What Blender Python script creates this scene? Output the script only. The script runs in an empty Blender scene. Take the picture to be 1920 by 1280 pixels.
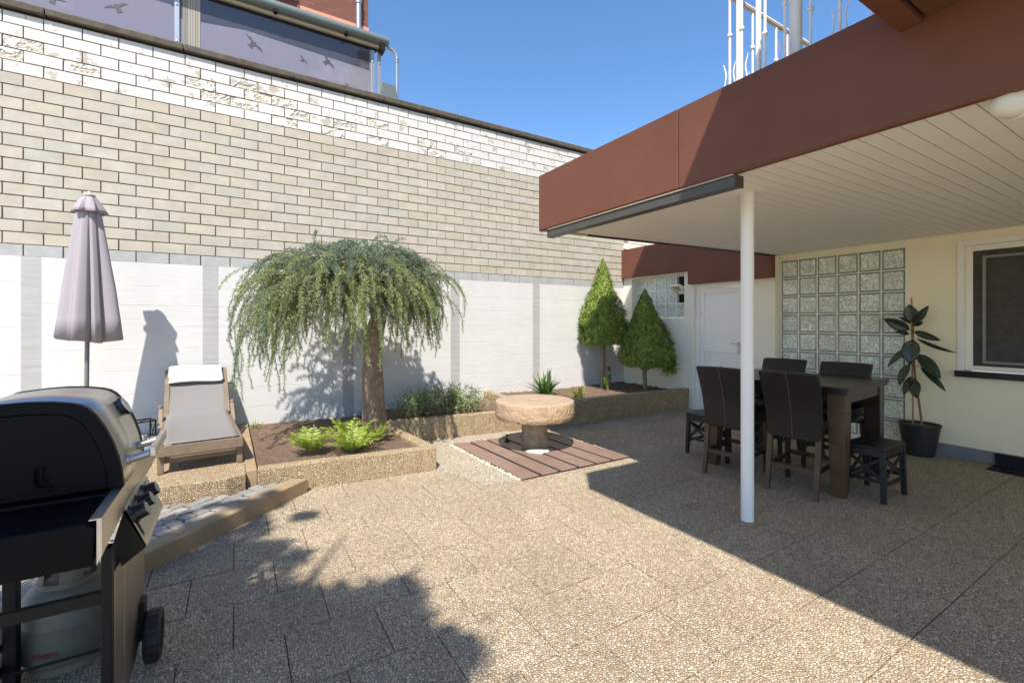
import bpy, bmesh, math, random
import numpy as np
from mathutils import Vector, Matrix
R=math.radians
random.seed(7); NP=np.random.RandomState(11)
SC=bpy.context.scene; COL=SC.collection
# ---------------------------------------------------------------- camera
cd=bpy.data.cameras.new('camera'); cam=bpy.data.objects.new('camera',cd); COL.objects.link(cam)
cd.sensor_width=36; cd.lens=16.0; cd.shift_y=-0.0182; cd.clip_start=.02; cd.clip_end=500
cam.location=(0,0,1.457); cam.rotation_euler=(R(90),0,R(-31.25)); SC.camera=cam
# ---------------------------------------------------------------- light
LX,LY=.41,.545                      # the light travels along (LX, LY, -1)
w=bpy.data.worlds.new('World'); SC.world=w; w.use_nodes=True
nt=w.node_tree; bg=nt.nodes['Background']; sky=nt.nodes.new('ShaderNodeTexSky'); sky.sky_type='NISHITA'
sky.sun_disc=False; sky.sun_elevation=math.atan2(1,math.hypot(LX,LY)); sky.sun_rotation=math.atan2(-LX,-LY)
sky.air_density=1.0; sky.dust_density=.1; sky.ozone_density=2.2; sky.altitude=400
hs_=nt.nodes.new('ShaderNodeHueSaturation'); hs_.inputs['Saturation'].default_value=1.16; nt.links.new(sky.outputs[0],hs_.inputs['Color']); nt.links.new(hs_.outputs[0],bg.inputs[0]); bg.inputs[1].default_value=.102
sd=bpy.data.lights.new('sun','SUN'); sd.energy=3.2; sd.angle=R(.53); sd.color=(1,.94,.845)
sun=bpy.data.objects.new('sun',sd); COL.objects.link(sun); sun.location=(-5,-6,12)
sun.rotation_euler=Vector((LX,LY,-1)).to_track_quat('-Z','Y').to_euler()
vs=SC.view_settings; vs.view_transform='Standard'; vs.look='None'; vs.gamma=1; vs.exposure=1.31
SC.cycles.max_bounces=16; SC.cycles.diffuse_bounces=10; SC.cycles.glossy_bounces=4
# ---------------------------------------------------------------- materials
MATS={}
def M(name,col,rough=.6,metal=0,spec=.5,var=None,isl=None,bump=None,trans=0,coat=0,stain=None):
    """col base; var=(scale,amount) noise tint; isl=[(colour),...] palette per mesh island; bump=(scale,strength,dist[,stretch]); stain=(scale,colour,threshold)"""
    if name in MATS: return MATS[name]
    m=bpy.data.materials.new(name); m.use_nodes=True; MATS[name]=m
    N=m.node_tree.nodes; L=m.node_tree.links; b=N['Principled BSDF']
    b.inputs['Roughness'].default_value=rough; b.inputs['Metallic'].default_value=metal
    b.inputs['Specular IOR Level'].default_value=spec
    if coat: b.inputs['Coat Weight'].default_value=coat; b.inputs['Coat Roughness'].default_value=.12
    c=(*col,1); out=None
    tc=N.new('ShaderNodeTexCoord')
    if isl:
        g=N.new('ShaderNodeNewGeometry'); r=N.new('ShaderNodeValToRGB'); L.new(g.outputs['Random Per Island'],r.inputs[0])
        e=r.color_ramp.elements; n=len(isl)
        e[0].position=0; e[0].color=(*isl[0],1); e[1].position=1; e[1].color=(*isl[-1],1)
        for i in range(1,n-1):
            x=e.new(i/(n-1)); x.color=(*isl[i],1)
        out=r.outputs[0]
    if var:
        n_=N.new('ShaderNodeTexNoise'); n_.inputs['Scale'].default_value=var[0]; n_.inputs['Detail'].default_value=6; n_.inputs['Roughness'].default_value=.62
        L.new(tc.outputs['Object'],n_.inputs['Vector'])
        mr=N.new('ShaderNodeMapRange'); mr.inputs[1].default_value=.25; mr.inputs[2].default_value=.75; mr.inputs[3].default_value=1-var[1]; mr.inputs[4].default_value=1+var[1]
        L.new(n_.outputs['Fac'],mr.inputs[0])
        mx=N.new('ShaderNodeMix'); mx.data_type='RGBA'; mx.blend_type='MULTIPLY'; mx.inputs[0].default_value=1
        if out: L.new(out,mx.inputs[6])
        else: mx.inputs[6].default_value=c
        L.new(mr.outputs[0],mx.inputs[7]); out=mx.outputs[2]
    if stain:
        n_=N.new('ShaderNodeTexNoise'); n_.inputs['Scale'].default_value=stain[0]; n_.inputs['Detail'].default_value=7; n_.inputs['Roughness'].default_value=.7
        L.new(tc.outputs['Object'],n_.inputs['Vector'])
        mr=N.new('ShaderNodeMapRange'); mr.inputs[1].default_value=stain[2]; mr.inputs[2].default_value=stain[2]+stain[3]
        L.new(n_.outputs['Fac'],mr.inputs[0])
        mx=N.new('ShaderNodeMix'); mx.data_type='RGBA'; L.new(mr.outputs[0],mx.inputs[0])
        if out: L.new(out,mx.inputs[6])
        else: mx.inputs[6].default_value=c
        mx.inputs[7].default_value=(*stain[1],1); out=mx.outputs[2]
    if out: L.new(out,b.inputs['Base Color'])
    else: b.inputs['Base Color'].default_value=c
    if bump:
        mp=N.new('ShaderNodeMapping'); L.new(tc.outputs['Object'],mp.inputs[0])
        if len(bump)>3: mp.inputs['Scale'].default_value=bump[3]
        n_=N.new('ShaderNodeTexNoise'); n_.inputs['Scale'].default_value=bump[0]; n_.inputs['Detail'].default_value=5
        L.new(mp.outputs[0],n_.inputs['Vector'])
        bp=N.new('ShaderNodeBump'); bp.inputs['Strength'].default_value=bump[1]; bp.inputs['Distance'].default_value=bump[2]
        L.new(n_.outputs['Fac'],bp.inputs['Height']); L.new(bp.outputs[0],b.inputs['Normal'])
    if trans:
        t=N.new('ShaderNodeBsdfTranslucent'); ms=N.new('ShaderNodeMixShader'); ms.inputs[0].default_value=trans
        if out: L.new(out,t.inputs[0])
        else: t.inputs[0].default_value=c
        L.new(b.outputs[0],ms.inputs[1]); L.new(t.outputs[0],ms.inputs[2]); L.new(ms.outputs[0],N['Material Output'].inputs[0])
    return m
def pebble(name,scale,pal,gap=(.13,.10,.065),tint=.13,bump=.75,dist=.004,slab=0):
    if name in MATS: return MATS[name]
    m=bpy.data.materials.new(name); m.use_nodes=True; MATS[name]=m
    N=m.node_tree.nodes; L=m.node_tree.links; b=N['Principled BSDF']; b.inputs['Roughness'].default_value=.75; b.inputs['Specular IOR Level'].default_value=.3
    tc=N.new('ShaderNodeTexCoord')
    wn=N.new('ShaderNodeTexNoise'); wn.inputs['Scale'].default_value=scale*.5; L.new(tc.outputs['Object'],wn.inputs['Vector'])
    va=N.new('ShaderNodeVectorMath'); va.operation='MULTIPLY_ADD'; va.inputs[1].default_value=(.012,)*3; L.new(wn.outputs['Color'],va.inputs[0]); L.new(tc.outputs['Object'],va.inputs[2])
    v=N.new('ShaderNodeTexVoronoi'); v.inputs['Scale'].default_value=scale; L.new(va.outputs[0],v.inputs['Vector'])
    ve=N.new('ShaderNodeTexVoronoi'); ve.feature='DISTANCE_TO_EDGE'; ve.inputs['Scale'].default_value=scale; L.new(va.outputs[0],ve.inputs['Vector'])
    sp=N.new('ShaderNodeSeparateColor'); L.new(v.outputs['Color'],sp.inputs[0])
    r=N.new('ShaderNodeValToRGB'); r.color_ramp.interpolation='LINEAR'; L.new(sp.outputs[0],r.inputs[0])
    e=r.color_ramp.elements; n=len(pal); e[0].color=(*pal[0],1); e[1].color=(*pal[-1],1)
    for i in range(1,n-1): e.new(i/(n-1)).color=(*pal[i],1)
    br=N.new('ShaderNodeMapRange'); br.inputs[3].default_value=.82; br.inputs[4].default_value=1.13; L.new(sp.outputs[1],br.inputs[0])
    mm=N.new('ShaderNodeMix'); mm.data_type='RGBA'; mm.blend_type='MULTIPLY'; mm.inputs[0].default_value=1; L.new(r.outputs[0],mm.inputs[6]); L.new(br.outputs[0],mm.inputs[7])
    n1=N.new('ShaderNodeTexNoise'); n1.inputs['Scale'].default_value=1.7; n1.inputs['Detail'].default_value=7; n1.inputs['Roughness'].default_value=.65; L.new(tc.outputs['Object'],n1.inputs['Vector'])
    mr=N.new('ShaderNodeMapRange'); mr.inputs[1].default_value=.3; mr.inputs[2].default_value=.7; mr.inputs[3].default_value=1-tint; mr.inputs[4].default_value=1+tint; L.new(n1.outputs['Fac'],mr.inputs[0])
    mx=N.new('ShaderNodeMix'); mx.data_type='RGBA'; mx.blend_type='MULTIPLY'; mx.inputs[0].default_value=1; L.new(mm.outputs[2],mx.inputs[6]); L.new(mr.outputs[0],mx.inputs[7])
    if slab:
        g=N.new('ShaderNodeNewGeometry'); sr=N.new('ShaderNodeMapRange'); sr.inputs[3].default_value=1-slab; sr.inputs[4].default_value=1+slab; L.new(g.outputs['Random Per Island'],sr.inputs[0])
        ms=N.new('ShaderNodeMix'); ms.data_type='RGBA'; ms.blend_type='MULTIPLY'; ms.inputs[0].default_value=1; L.new(mx.outputs[2],ms.inputs[6]); L.new(sr.outputs[0],ms.inputs[7]); mx=ms
        n5=N.new('ShaderNodeTexNoise'); n5.inputs['Scale'].default_value=.55; n5.inputs['Detail'].default_value=5; L.new(tc.outputs['Object'],n5.inputs['Vector'])
        m5=N.new('ShaderNodeMapRange'); m5.inputs[1].default_value=.5; m5.inputs[2].default_value=.7; m5.inputs[3].default_value=1; m5.inputs[4].default_value=.80; L.new(n5.outputs['Fac'],m5.inputs[0])
        m6=N.new('ShaderNodeMix'); m6.data_type='RGBA'; m6.blend_type='MULTIPLY'; m6.inputs[0].default_value=1; L.new(mx.outputs[2],m6.inputs[6]); L.new(m5.outputs[0],m6.inputs[7]); mx=m6
    ed=N.new('ShaderNodeMapRange'); ed.inputs[1].default_value=.02; ed.inputs[2].default_value=.16; L.new(ve.outputs['Distance'],ed.inputs[0])
    m2=N.new('ShaderNodeMix'); m2.data_type='RGBA'; L.new(ed.outputs[0],m2.inputs[0]); m2.inputs[6].default_value=(*gap,1); L.new(mx.outputs[2],m2.inputs[7])
    L.new(m2.outputs[2],b.inputs['Base Color'])
    h=N.new('ShaderNodeMapRange'); h.inputs[1].default_value=0; h.inputs[2].default_value=.4; h.interpolation_type='SMOOTHSTEP'; L.new(ve.outputs['Distance'],h.inputs[0])
    hm=N.new('ShaderNodeMath'); hm.operation='MULTIPLY'; L.new(h.outputs[0],hm.inputs[0]); 
    hr=N.new('ShaderNodeMapRange'); hr.inputs[3].default_value=.5; hr.inputs[4].default_value=1; L.new(sp.outputs[2],hr.inputs[0]); L.new(hr.outputs[0],hm.inputs[1])
    bp=N.new('ShaderNodeBump'); bp.inputs['Strength'].default_value=bump; bp.inputs['Distance'].default_value=dist; L.new(hm.outputs[0],bp.inputs['Height']); L.new(bp.outputs[0],b.inputs['Normal'])
    return m
PAL=[(0.554, 0.425, 0.272), (0.63, 0.52, 0.363), (0.449, 0.329, 0.21), (0.688, 0.587, 0.435), (0.516, 0.43, 0.329), (0.592, 0.458, 0.306), (0.401, 0.31, 0.215), (0.726, 0.649, 0.506), (0.544, 0.401, 0.263)]
PALW=[(.55,.46,.33),(.66,.59,.46),(.46,.37,.26),(.71,.65,.54),(.51,.46,.39),(.60,.49,.34)]
PALB=[(.54,.40,.24),(.62,.50,.33),(.44,.30,.16),(.66,.56,.40),(.50,.36,.20),(.58,.44,.27)]
m_pave=pebble('pebble_slabs',76,PAL,gap=(.14,.105,.068),slab=.05,bump=.95,dist=.006)
m_pavew=pebble('pale_pebble_slabs',58,PALW,gap=(.15,.12,.08),bump=.95,dist=.006)
m_bed=pebble('pebble_wall',72,PALB,gap=(.13,.085,.045),bump=.95,dist=.006)
m_white=M('white_wall_paint',(.60,.59,.58),.8,var=(3,.05),bump=(2.2,.22,.010,(1,1,9)),stain=(1.6,(.62,.60,.57),.62,.12))
m_grey=M('grey_wall_paint',(.40,.395,.385),.8,var=(4,.07),bump=(2.2,.5,.012,(1,1,9)))
m_brick=M('sandlime_brick',(.6,.55,.44),.85,isl=[(.425,.38,.315),(.455,.41,.34),(.44,.41,.355),(.48,.435,.365),(.45,.395,.325),(.465,.42,.35),(.42,.395,.345),(.48,.425,.355),(.455,.41,.33),(.43,.375,.30),(.47,.43,.37)],var=(6,.13),bump=(60,.25,.003),stain=(7,(.33,.30,.25),.66,.06))
m_brickg=M('grey_painted_brick',(.38,.38,.38),.8,var=(6,.16),bump=(50,.2,.003),stain=(4,(.52,.48,.38),.6,.1))
m_brickw=M('white_painted_brick',(.61,.595,.57),.8,var=(5,.07),bump=(14,.5,.008),stain=(4.6,(.42,.38,.32),.575,.012))
m_spall=M('spalled_brick',(.58,.53,.45),.95,var=(14,.28),bump=(22,1,.03))
m_brickp=M('pale_brick',(.66,.62,.54),.85,isl=[(.62,.57,.48),(.68,.64,.56),(.66,.61,.5)],var=(9,.07),bump=(60,.2,.003))
m_mort=M('mortar',(.22,.18,.13),.95,var=(20,.3),bump=(80,.5,.004))
m_cop=M('weathered_coping',(.115,.098,.078),.9,var=(12,.35),bump=(30,.6,.006),stain=(26,(.34,.32,.26),.66,.04))
m_fas=M('brown_fascia_metal',(.165,.068,.046),.5,spec=.2,var=(2.2,.12),bump=(9,.06,.004))
m_fasd=M('dark_brown_trim',(.05,.028,.02),.5)
m_sof=M('cream_soffit',(.90,.86,.77),.5,isl=[(.89,.85,.755),(.91,.87,.785),(.90,.86,.77)])
m_cream=M('cream_stucco',(.87,.79,.56),.9,var=(2.5,.05),bump=(70,.5,.006))
m_pale=M('pale_stucco',(.84,.78,.64),.9,var=(2.5,.04),bump=(70,.55,.006))
m_trimw=M('white_trim',(.84,.80,.72),.45)
m_pvc=M('white_pvc',(.86,.83,.79),.3)
m_steelw=M('white_painted_steel',(.84,.80,.75),.35)
m_plinth=M('grey_plinth',(.20,.20,.20),.7,var=(8,.12))
m_soil=M('soil',(.150,.098,.066),.95,var=(26,.45),bump=(75,1,.02),stain=(90,(.2,.15,.11),.68,.05))
m_kerb=M('brown_concrete_kerb',(.31,.22,.13),.85,var=(7,.2),bump=(90,.4,.004),stain=(3,(.24,.17,.10),.58,.16))
m_cob=M('granite_cobble',(.5,.48,.44),.75,isl=[(.23,.215,.19),(.29,.27,.24),(.19,.18,.165),(.33,.31,.275)],var=(30,.15),bump=(40,.4,.006))
m_deck=M('brown_deck_board',(.2,.105,.075),.45,isl=[(.245,.155,.118),(.215,.145,.115),(.265,.17,.128)],var=(7,.18),bump=(18,.2,.003,(1,.2,1)))
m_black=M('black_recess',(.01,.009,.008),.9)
m_mill=M('millstone_top',(.36,.265,.185),.85,var=(7,.12),bump=(60,.3,.004),stain=(5,(.42,.33,.24),.56,.1))
m_mills=M('millstone_hewn_side',(.43,.29,.18),.95,var=(11,.25),bump=(26,1,.018),stain=(13,(.52,.40,.28),.6,.06))
m_ped=M('pedestal_stone',(.30,.22,.14),.9,var=(9,.4),bump=(22,.7,.012,(1,1,.35)),stain=(6,(.42,.37,.30),.56,.08))
m_espr=M('espresso_wood',(.022,.013,.009),.33,var=(8,.3),bump=(14,.15,.002,(1,1,.15)))
m_esprl=M('worn_brown_wood',(.085,.042,.020),.42,var=(8,.3),bump=(14,.15,.002,(1,1,.15)))
m_lea=M('dark_leather',(.011,.009,.008),.40,var=(6,.2),bump=(90,.25,.002))
m_seam=M('tan_stitching',(.16,.07,.03),.7)
m_blk=M('black_stool_paint',(.014,.013,.014),.42)
m_pot=M('black_wicker_pot',(.016,.016,.018),.5,bump=(60,.8,.008,(1,1,2)))
m_ficus=M('rubber_leaf',(.020,.030,.016),.28,isl=[(.018,.028,.014),(.028,.040,.022),(.022,.030,.020)])
m_cane=M('bamboo_cane',(.36,.20,.08),.6,var=(20,.2))
m_stem=M('brown_stem',(.20,.125,.05),.7)
m_bark=M('scaly_bark',(.25,.17,.12),.95,var=(16,.4),bump=(22,1,.035,(1,1,.4)),stain=(14,(.34,.24,.17),.58,.06))
m_bark2=M('smooth_bark',(.22,.16,.11),.9,var=(14,.3),bump=(30,.6,.01,(1,1,2.5)))
m_lar1=M('blue_green_needles',(.08,.13,.09),.6,isl=[(.115,.165,.10),(.17,.23,.15),(.225,.28,.19),(.15,.21,.13)],trans=.25)
m_twig=M('olive_twig',(.13,.12,.045),.8)
m_lar2=M('yellow_green_needles',(.15,.19,.05),.6,isl=[(.19,.245,.09),(.28,.335,.13),(.35,.39,.17),(.22,.29,.11)],trans=.3)
m_con=M('spruce_needles',(.1,.15,.03),.6,var=(13,.42),isl=[(.09,.15,.026),(.20,.29,.042),(.30,.40,.065),(.14,.22,.034),(.40,.48,.10)],trans=.25)
m_fern=M('fern_green',(.35,.42,.05),.5,isl=[(.24,.36,.04),(.36,.46,.06),(.44,.50,.09),(.30,.42,.05)],trans=.4)
m_shrub=M('shrub_leaf',(.12,.18,.06),.5,isl=[(.14,.22,.08),(.26,.36,.14),(.42,.50,.28),(.19,.28,.10)],trans=.3)
m_sword=M('sword_leaf',(.09,.16,.03),.45,isl=[(.045,.10,.022),(.09,.16,.035),(.12,.19,.05)],trans=.2)
m_ygr=M('yellow_green_leaf',(.24,.27,.05),.5,isl=[(.16,.21,.04),(.27,.30,.06),(.22,.24,.08)],trans=.3)
m_purp=M('purple_flower',(.10,.025,.05),.6)
m_umb=M('mauve_fabric',(.40,.355,.385),.85,var=(3,.04),bump=(220,.15,.001),trans=.15)
m_pole=M('grey_metal_pole',(.20,.19,.20),.4,metal=.3)
m_sling=M('grey_sling',(.19,.178,.172),.85,bump=(300,.2,.001))
m_teak=M('weathered_teak',(.2,.15,.1),.75,isl=[(.20,.15,.10),(.17,.125,.085),(.23,.17,.115)],var=(12,.25),bump=(20,.3,.003,(.3,.3,1)))
m_towel=M('white_towel',(.60,.57,.52),.95,bump=(180,.6,.004))
m_gblk=M('black_enamel',(.0025,.0025,.0035),.5,spec=.14)
m_gblk2=M('black_frame_steel',(.006,.006,.007),.5,spec=.3)
m_inox=M('brushed_stainless',(.74,.71,.65),.40,metal=1,var=(5,.10))
m_knob=M('black_knob',(.008,.009,.014),.25)
m_tank=M('dirty_white_tank',(.17,.155,.125),.6,var=(5,.25),stain=(6,(.16,.10,.055),.62,.1))
m_tyre=M('black_rubber',(.014,.015,.019),.6)
m_glas=M('lilac_glass',(.21,.195,.24),.05,spec=.7,stain=(.8,(.31,.29,.33),.5,.22))
m_bird=M('bird_sticker',(.06,.06,.075),.5)
m_alu=M('aluminium',(.46,.47,.48),.35,metal=.7)
m_cass=M('dark_grey_cassette',(.075,.072,.064),.45)
m_teal=M('grey_green_metal',(.13,.16,.16),.4,spec=.5)
m_beige=M('beige_rail',(.52,.46,.35),.6)
m_redb=M('red_brick',(.20,.065,.042),.85,var=(2,.1),bump=(40,.3,.004))
def _courses(m):
    N=m.node_tree.nodes; L=m.node_tree.links; tc=N.new('ShaderNodeTexCoord'); mp=N.new('ShaderNodeMapping'); mp.inputs['Rotation'].default_value=(R(90),0,0); L.new(tc.outputs['Object'],mp.inputs[0])
    br=N.new('ShaderNodeTexBrick'); br.inputs['Scale'].default_value=1; br.inputs['Brick Width'].default_value=.25; br.inputs['Row Height'].default_value=.083; br.inputs['Mortar Size'].default_value=.008
    br.inputs['Color1'].default_value=(.22,.07,.045,1); br.inputs['Color2'].default_value=(.16,.055,.038,1); br.inputs['Mortar'].default_value=(.11,.06,.045,1); L.new(mp.outputs[0],br.inputs['Vector']); L.new(br.outputs['Color'],N['Principled BSDF'].inputs['Base Color'])
_courses(m_redb)
m_sal=M('salmon_plaster',(.66,.27,.17),.85,var=(3,.06))
m_bwood=M('brown_panel',(.20,.085,.05),.7,var=(5,.2),bump=(10,.2,.003,(.1,1,1)))
m_dglass=M('dark_window_glass',(.02,.025,.03),.06,spec=.7)
m_screen=M('insect_screen',(.055,.050,.040),.75,var=(14,.35),bump=(300,.3,.001))
m_granite=M('black_granite',(.02,.021,.024),.2,var=(90,.6))
m_lamp=M('lamp_plastic',(.72,.69,.58),.3)
m_paleStone=M('pale_stone',(.62,.58,.49),.9,var=(16,.15),bump=(30,.5,.006))
m_gravel=M('white_gravel',(.66,.6,.5),.8,isl=[(.52,.45,.34),(.64,.58,.46),(.42,.35,.26),(.70,.65,.55)])
m_wood_under=M('brown_soffit_panel',(.12,.058,.03),.6,var=(4,.15))
m_leafb=M('tree_leaf',(.07,.11,.03),.6,isl=[(.05,.08,.02),(.09,.13,.04)],trans=.2)
def glassblock():
    m=bpy.data.materials.new('wavy_glass_block'); m.use_nodes=True
    N=m.node_tree.nodes; L=m.node_tree.links; b=N['Principled BSDF']; b.inputs['Roughness'].default_value=.04; b.inputs['Specular IOR Level'].default_value=1.0
    tc=N.new('ShaderNodeTexCoord')
    n=N.new('ShaderNodeTexNoise'); n.inputs['Scale'].default_value=15; n.inputs['Detail'].default_value=2; n.inputs['Distortion'].default_value=3.0; L.new(tc.outputs['Object'],n.inputs['Vector'])
    r=N.new('ShaderNodeValToRGB'); e=r.color_ramp.elements; e[0].position=.36; e[0].color=(.44,.52,.43,1); e[1].position=.64; e[1].color=(.92,.95,.84,1); L.new(n.outputs['Fac'],r.inputs[0])
    n2=N.new('ShaderNodeTexNoise'); n2.inputs['Scale'].default_value=2.2; L.new(tc.outputs['Object'],n2.inputs['Vector'])
    mr=N.new('ShaderNodeMapRange'); mr.inputs[1].default_value=.3; mr.inputs[2].default_value=.7; mr.inputs[3].default_value=.8; mr.inputs[4].default_value=1.1; L.new(n2.outputs['Fac'],mr.inputs[0])
    mx=N.new('ShaderNodeMix'); mx.data_type='RGBA'; mx.blend_type='MULTIPLY'; mx.inputs[0].default_value=1; L.new(r.outputs[0],mx.inputs[6]); L.new(mr.outputs[0],mx.inputs[7])
    L.new(mx.outputs[2],b.inputs['Base Color'])
    bp=N.new('ShaderNodeBump'); bp.inputs['Strength'].default_value=.8; bp.inputs['Distance'].default_value=.02; L.new(n.outputs['Fac'],bp.inputs['Height']); L.new(bp.outputs[0],b.inputs['Normal'])
    return m
m_gb=glassblock(); m_gbe=M('glass_block_edge',(.22,.26,.22),.15,spec=.8)
# ---------------------------------------------------------------- builders
class MB:
    def __init__(s): s.v=[]; s.f=[]; s.m=[]
    def add(s,vs,fs,m=0):
        k=len(s.v); s.v+= [tuple(p) for p in vs]; s.f+=[tuple(i+k for i in f) for f in fs]; s.m+=[m]*len(fs)
    def hexa(s,b,t,m=0):           # 4 bottom points (ccw) and 4 top points
        s.add(list(b)+list(t),[(3,2,1,0),(4,5,6,7),(0,1,5,4),(1,2,6,5),(2,3,7,6),(3,0,4,7)],m)
    def box(s,x0,y0,z0,x1,y1,z1,m=0):
        x0,x1=sorted((x0,x1)); y0,y1=sorted((y0,y1)); z0,z1=sorted((z0,z1))
        s.hexa([(x0,y0,z0),(x1,y0,z0),(x1,y1,z0),(x0,y1,z0)],[(x0,y0,z1),(x1,y0,z1),(x1,y1,z1),(x0,y1,z1)],m)
    def prism(s,poly,z0,z1,m=0):
        n=len(poly); z0f=z0 if callable(z0) else (lambda x,y:z0); z1f=z1 if callable(z1) else (lambda x,y:z1)
        v=[(x,y,z0f(x,y)) for x,y in poly]+[(x,y,z1f(x,y)) for x,y in poly]
        s.add(v,[tuple(range(n-1,-1,-1)),tuple(range(n,2*n))]+[(i,(i+1)%n,n+(i+1)%n,n+i) for i in range(n)],m)
    def extrude(s,prof,axis,a,b,m=0):   # prof: 2-D profile; axis 'x'|'y' extruded from a to b (prof coords: other horizontal axis, z)
        n=len(prof); P=(lambda p,t:(t,p[0],p[1])) if axis=='x' else (lambda p,t:(p[0],t,p[1]))
        v=[P(p,a) for p in prof]+[P(p,b) for p in prof]
        s.add(v,[tuple(range(n-1,-1,-1)),tuple(range(n,2*n))]+[(i,(i+1)%n,n+(i+1)%n,n+i) for i in range(n)],m)
    def bar(s,p,q,w,h,w2=None,h2=None,up=(0,0,1),m=0):
        p,q=Vector(p),Vector(q); d=(q-p).normalized(); u=Vector(up)
        if abs(d.dot(u))>.98: u=Vector((0,1,0))
        a=d.cross(u).normalized(); c=a.cross(d); w2=w2 or w; h2=h2 or h
        B=[p+a*(i*w/2)+c*(j*h/2) for i,j in ((-1,-1),(1,-1),(1,1),(-1,1))]
        T=[q+a*(i*w2/2)+c*(j*h2/2) for i,j in ((-1,-1),(1,-1),(1,1),(-1,1))]
        s.hexa(B,T,m)
    def tube(s,pts,r,n=8,m=0,cap=True):
        pts=[Vector(p) for p in pts]; k=len(pts); rr=r if isinstance(r,(list,tuple)) else [r]*k
        vs=[]; prev=None
        for i,p in enumerate(pts):
            d=(pts[min(i+1,k-1)]-pts[max(i-1,0)]).normalized()
            if prev is None:
                a=d.orthogonal().normalized()
            else:
                a=(prev-d*prev.dot(d)).normalized()
            prev=a; b=d.cross(a)
            for j in range(n):
                t=2*math.pi*j/n; vs.append(p+(a*math.cos(t)+b*math.sin(t))*rr[i])
        fs=[(i*n+j,i*n+(j+1)%n,(i+1)*n+(j+1)%n,(i+1)*n+j) for i in range(k-1) for j in range(n)]
        if cap: fs+=[tuple(range(n-1,-1,-1)),tuple(range((k-1)*n,k*n))]
        s.add(vs,fs,m)
    def lathe(s,prof,n=24,c=(0,0,0),m=0,cap=True,wob=None):
        vs=[]; k=len(prof)
        for i,(r,z) in enumerate(prof):
            for j in range(n):
                t=2*math.pi*j/n; q=r*(1+(wob(j,i) if wob else 0)); vs.append((c[0]+q*math.cos(t),c[1]+q*math.sin(t),c[2]+z))
        fs=[(i*n+j,i*n+(j+1)%n,(i+1)*n+(j+1)%n,(i+1)*n+j) for i in range(k-1) for j in range(n)]
        if cap: fs+=[tuple(range(n-1,-1,-1)),tuple(range((k-1)*n,k*n))]
        s.add(vs,fs,m)
    def disc(s,c,axis,r,h,n=16,m=0,r2=None):   # short cylinder from c along axis
        c=Vector(c); a=Vector(axis).normalized(); s.tube([c,c+a*h],[r,r2 or r],n,m)
    def grid(s,fn,nu,nv,m=0):
        s.add([fn(i/nu,j/nv) for i in range(nu+1) for j in range(nv+1)],
              [(i*(nv+1)+j,(i+1)*(nv+1)+j,(i+1)*(nv+1)+j+1,i*(nv+1)+j+1) for i in range(nu) for j in range(nv)],m)
    def build(s,name,mats,parent=None,bevel=0,smooth=False,world=False,solid=0,sub=0):
        me=bpy.data.meshes.new(name); o=Vector((0,0,0))
        if world and parent is not None:
            p=parent
            while p is not None: o+=p.location; p=p.parent
        me.from_pydata([(x-o.x,y-o.y,z-o.z) for x,y,z in s.v],[],s.f)
        mats=mats if isinstance(mats,(list,tuple)) else [mats]
        for m in mats: me.materials.append(m)
        me.polygons.foreach_set('material_index',s.m)
        if smooth: me.polygons.foreach_set('use_smooth',[True]*len(s.f))
        me.update(); ob=bpy.data.objects.new(name,me); COL.objects.link(ob)
        if parent is not None: ob.parent=parent
        if solid:
            md=ob.modifiers.new('solid','SOLIDIFY'); md.thickness=solid; md.offset=0
        if sub:
            md=ob.modifiers.new('sub','SUBSURF'); md.levels=sub; md.render_levels=sub
        if bevel:
            md=ob.modifiers.new('bevel','BEVEL'); md.width=bevel; md.segments=2; md.limit_method='ANGLE'; md.angle_limit=R(40)
        if smooth and not sub:
            bm=bmesh.new(); bm.from_mesh(me)
            for e in bm.edges:
                if len(e.link_faces)==2 and e.calc_face_angle(0)>R(38): e.smooth=False
            bm.to_mesh(me); bm.free()
        return ob
def thing(name,label,cat,loc=(0,0,0),rz=0,group=None):
    o=bpy.data.objects.new(name,None); COL.objects.link(o); o.location=loc; o.rotation_euler=(0,0,rz); o.empty_display_size=.2
    return tag(o,label,cat,group)
def tag(o,label,cat,group=None,kind=None):
    o['label']=label; o['category']=cat
    if group: o['group']=group
    if kind: o['kind']=kind
    return o
def struct(o): o['kind']='structure'; return o
def dup(root,loc,rz,label):
    r=root.copy(); COL.objects.link(r); r.location=loc; r.rotation_euler=(0,0,rz); r['label']=label
    def rec(a,b):
        for ch in [x for x in bpy.data.objects if x.parent==a]:
            c=ch.copy(); COL.objects.link(c); c.parent=b; rec(ch,c)
    rec(root,r); return r
def leafmesh(name,C,U,V,mats,mi=None,parent=None,tri=False):
    """many small diamond leaves: centres C, half-length vectors U, half-width vectors V (n x 3 arrays)"""
    n=len(C); vv=np.empty((n,4,3)); vv[:,0]=C-U; vv[:,1]=C+V-U*.15; vv[:,2]=C+U; vv[:,3]=C-V-U*.15
    me=bpy.data.meshes.new(name); me.vertices.add(n*4); me.loops.add(n*4); me.polygons.add(n)
    me.vertices.foreach_set('co',vv.reshape(-1)); me.loops.foreach_set('vertex_index',np.arange(n*4,dtype=np.int32))
    me.polygons.foreach_set('loop_start',np.arange(0,n*4,4,dtype=np.int32))
    mats=mats if isinstance(mats,(list,tuple)) else [mats]
    for m in mats: me.materials.append(m)
    if mi is not None: me.polygons.foreach_set('material_index',np.asarray(mi,dtype=np.int32))
    me.update(calc_edges=True); me.validate(); o=bpy.data.objects.new(name,me); COL.objects.link(o)
    if parent is not None: o.parent=parent
    return o
def rnd(n): 
    a=NP.normal(size=(n,3)); return a/np.linalg.norm(a,axis=1,keepdims=True)
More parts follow.
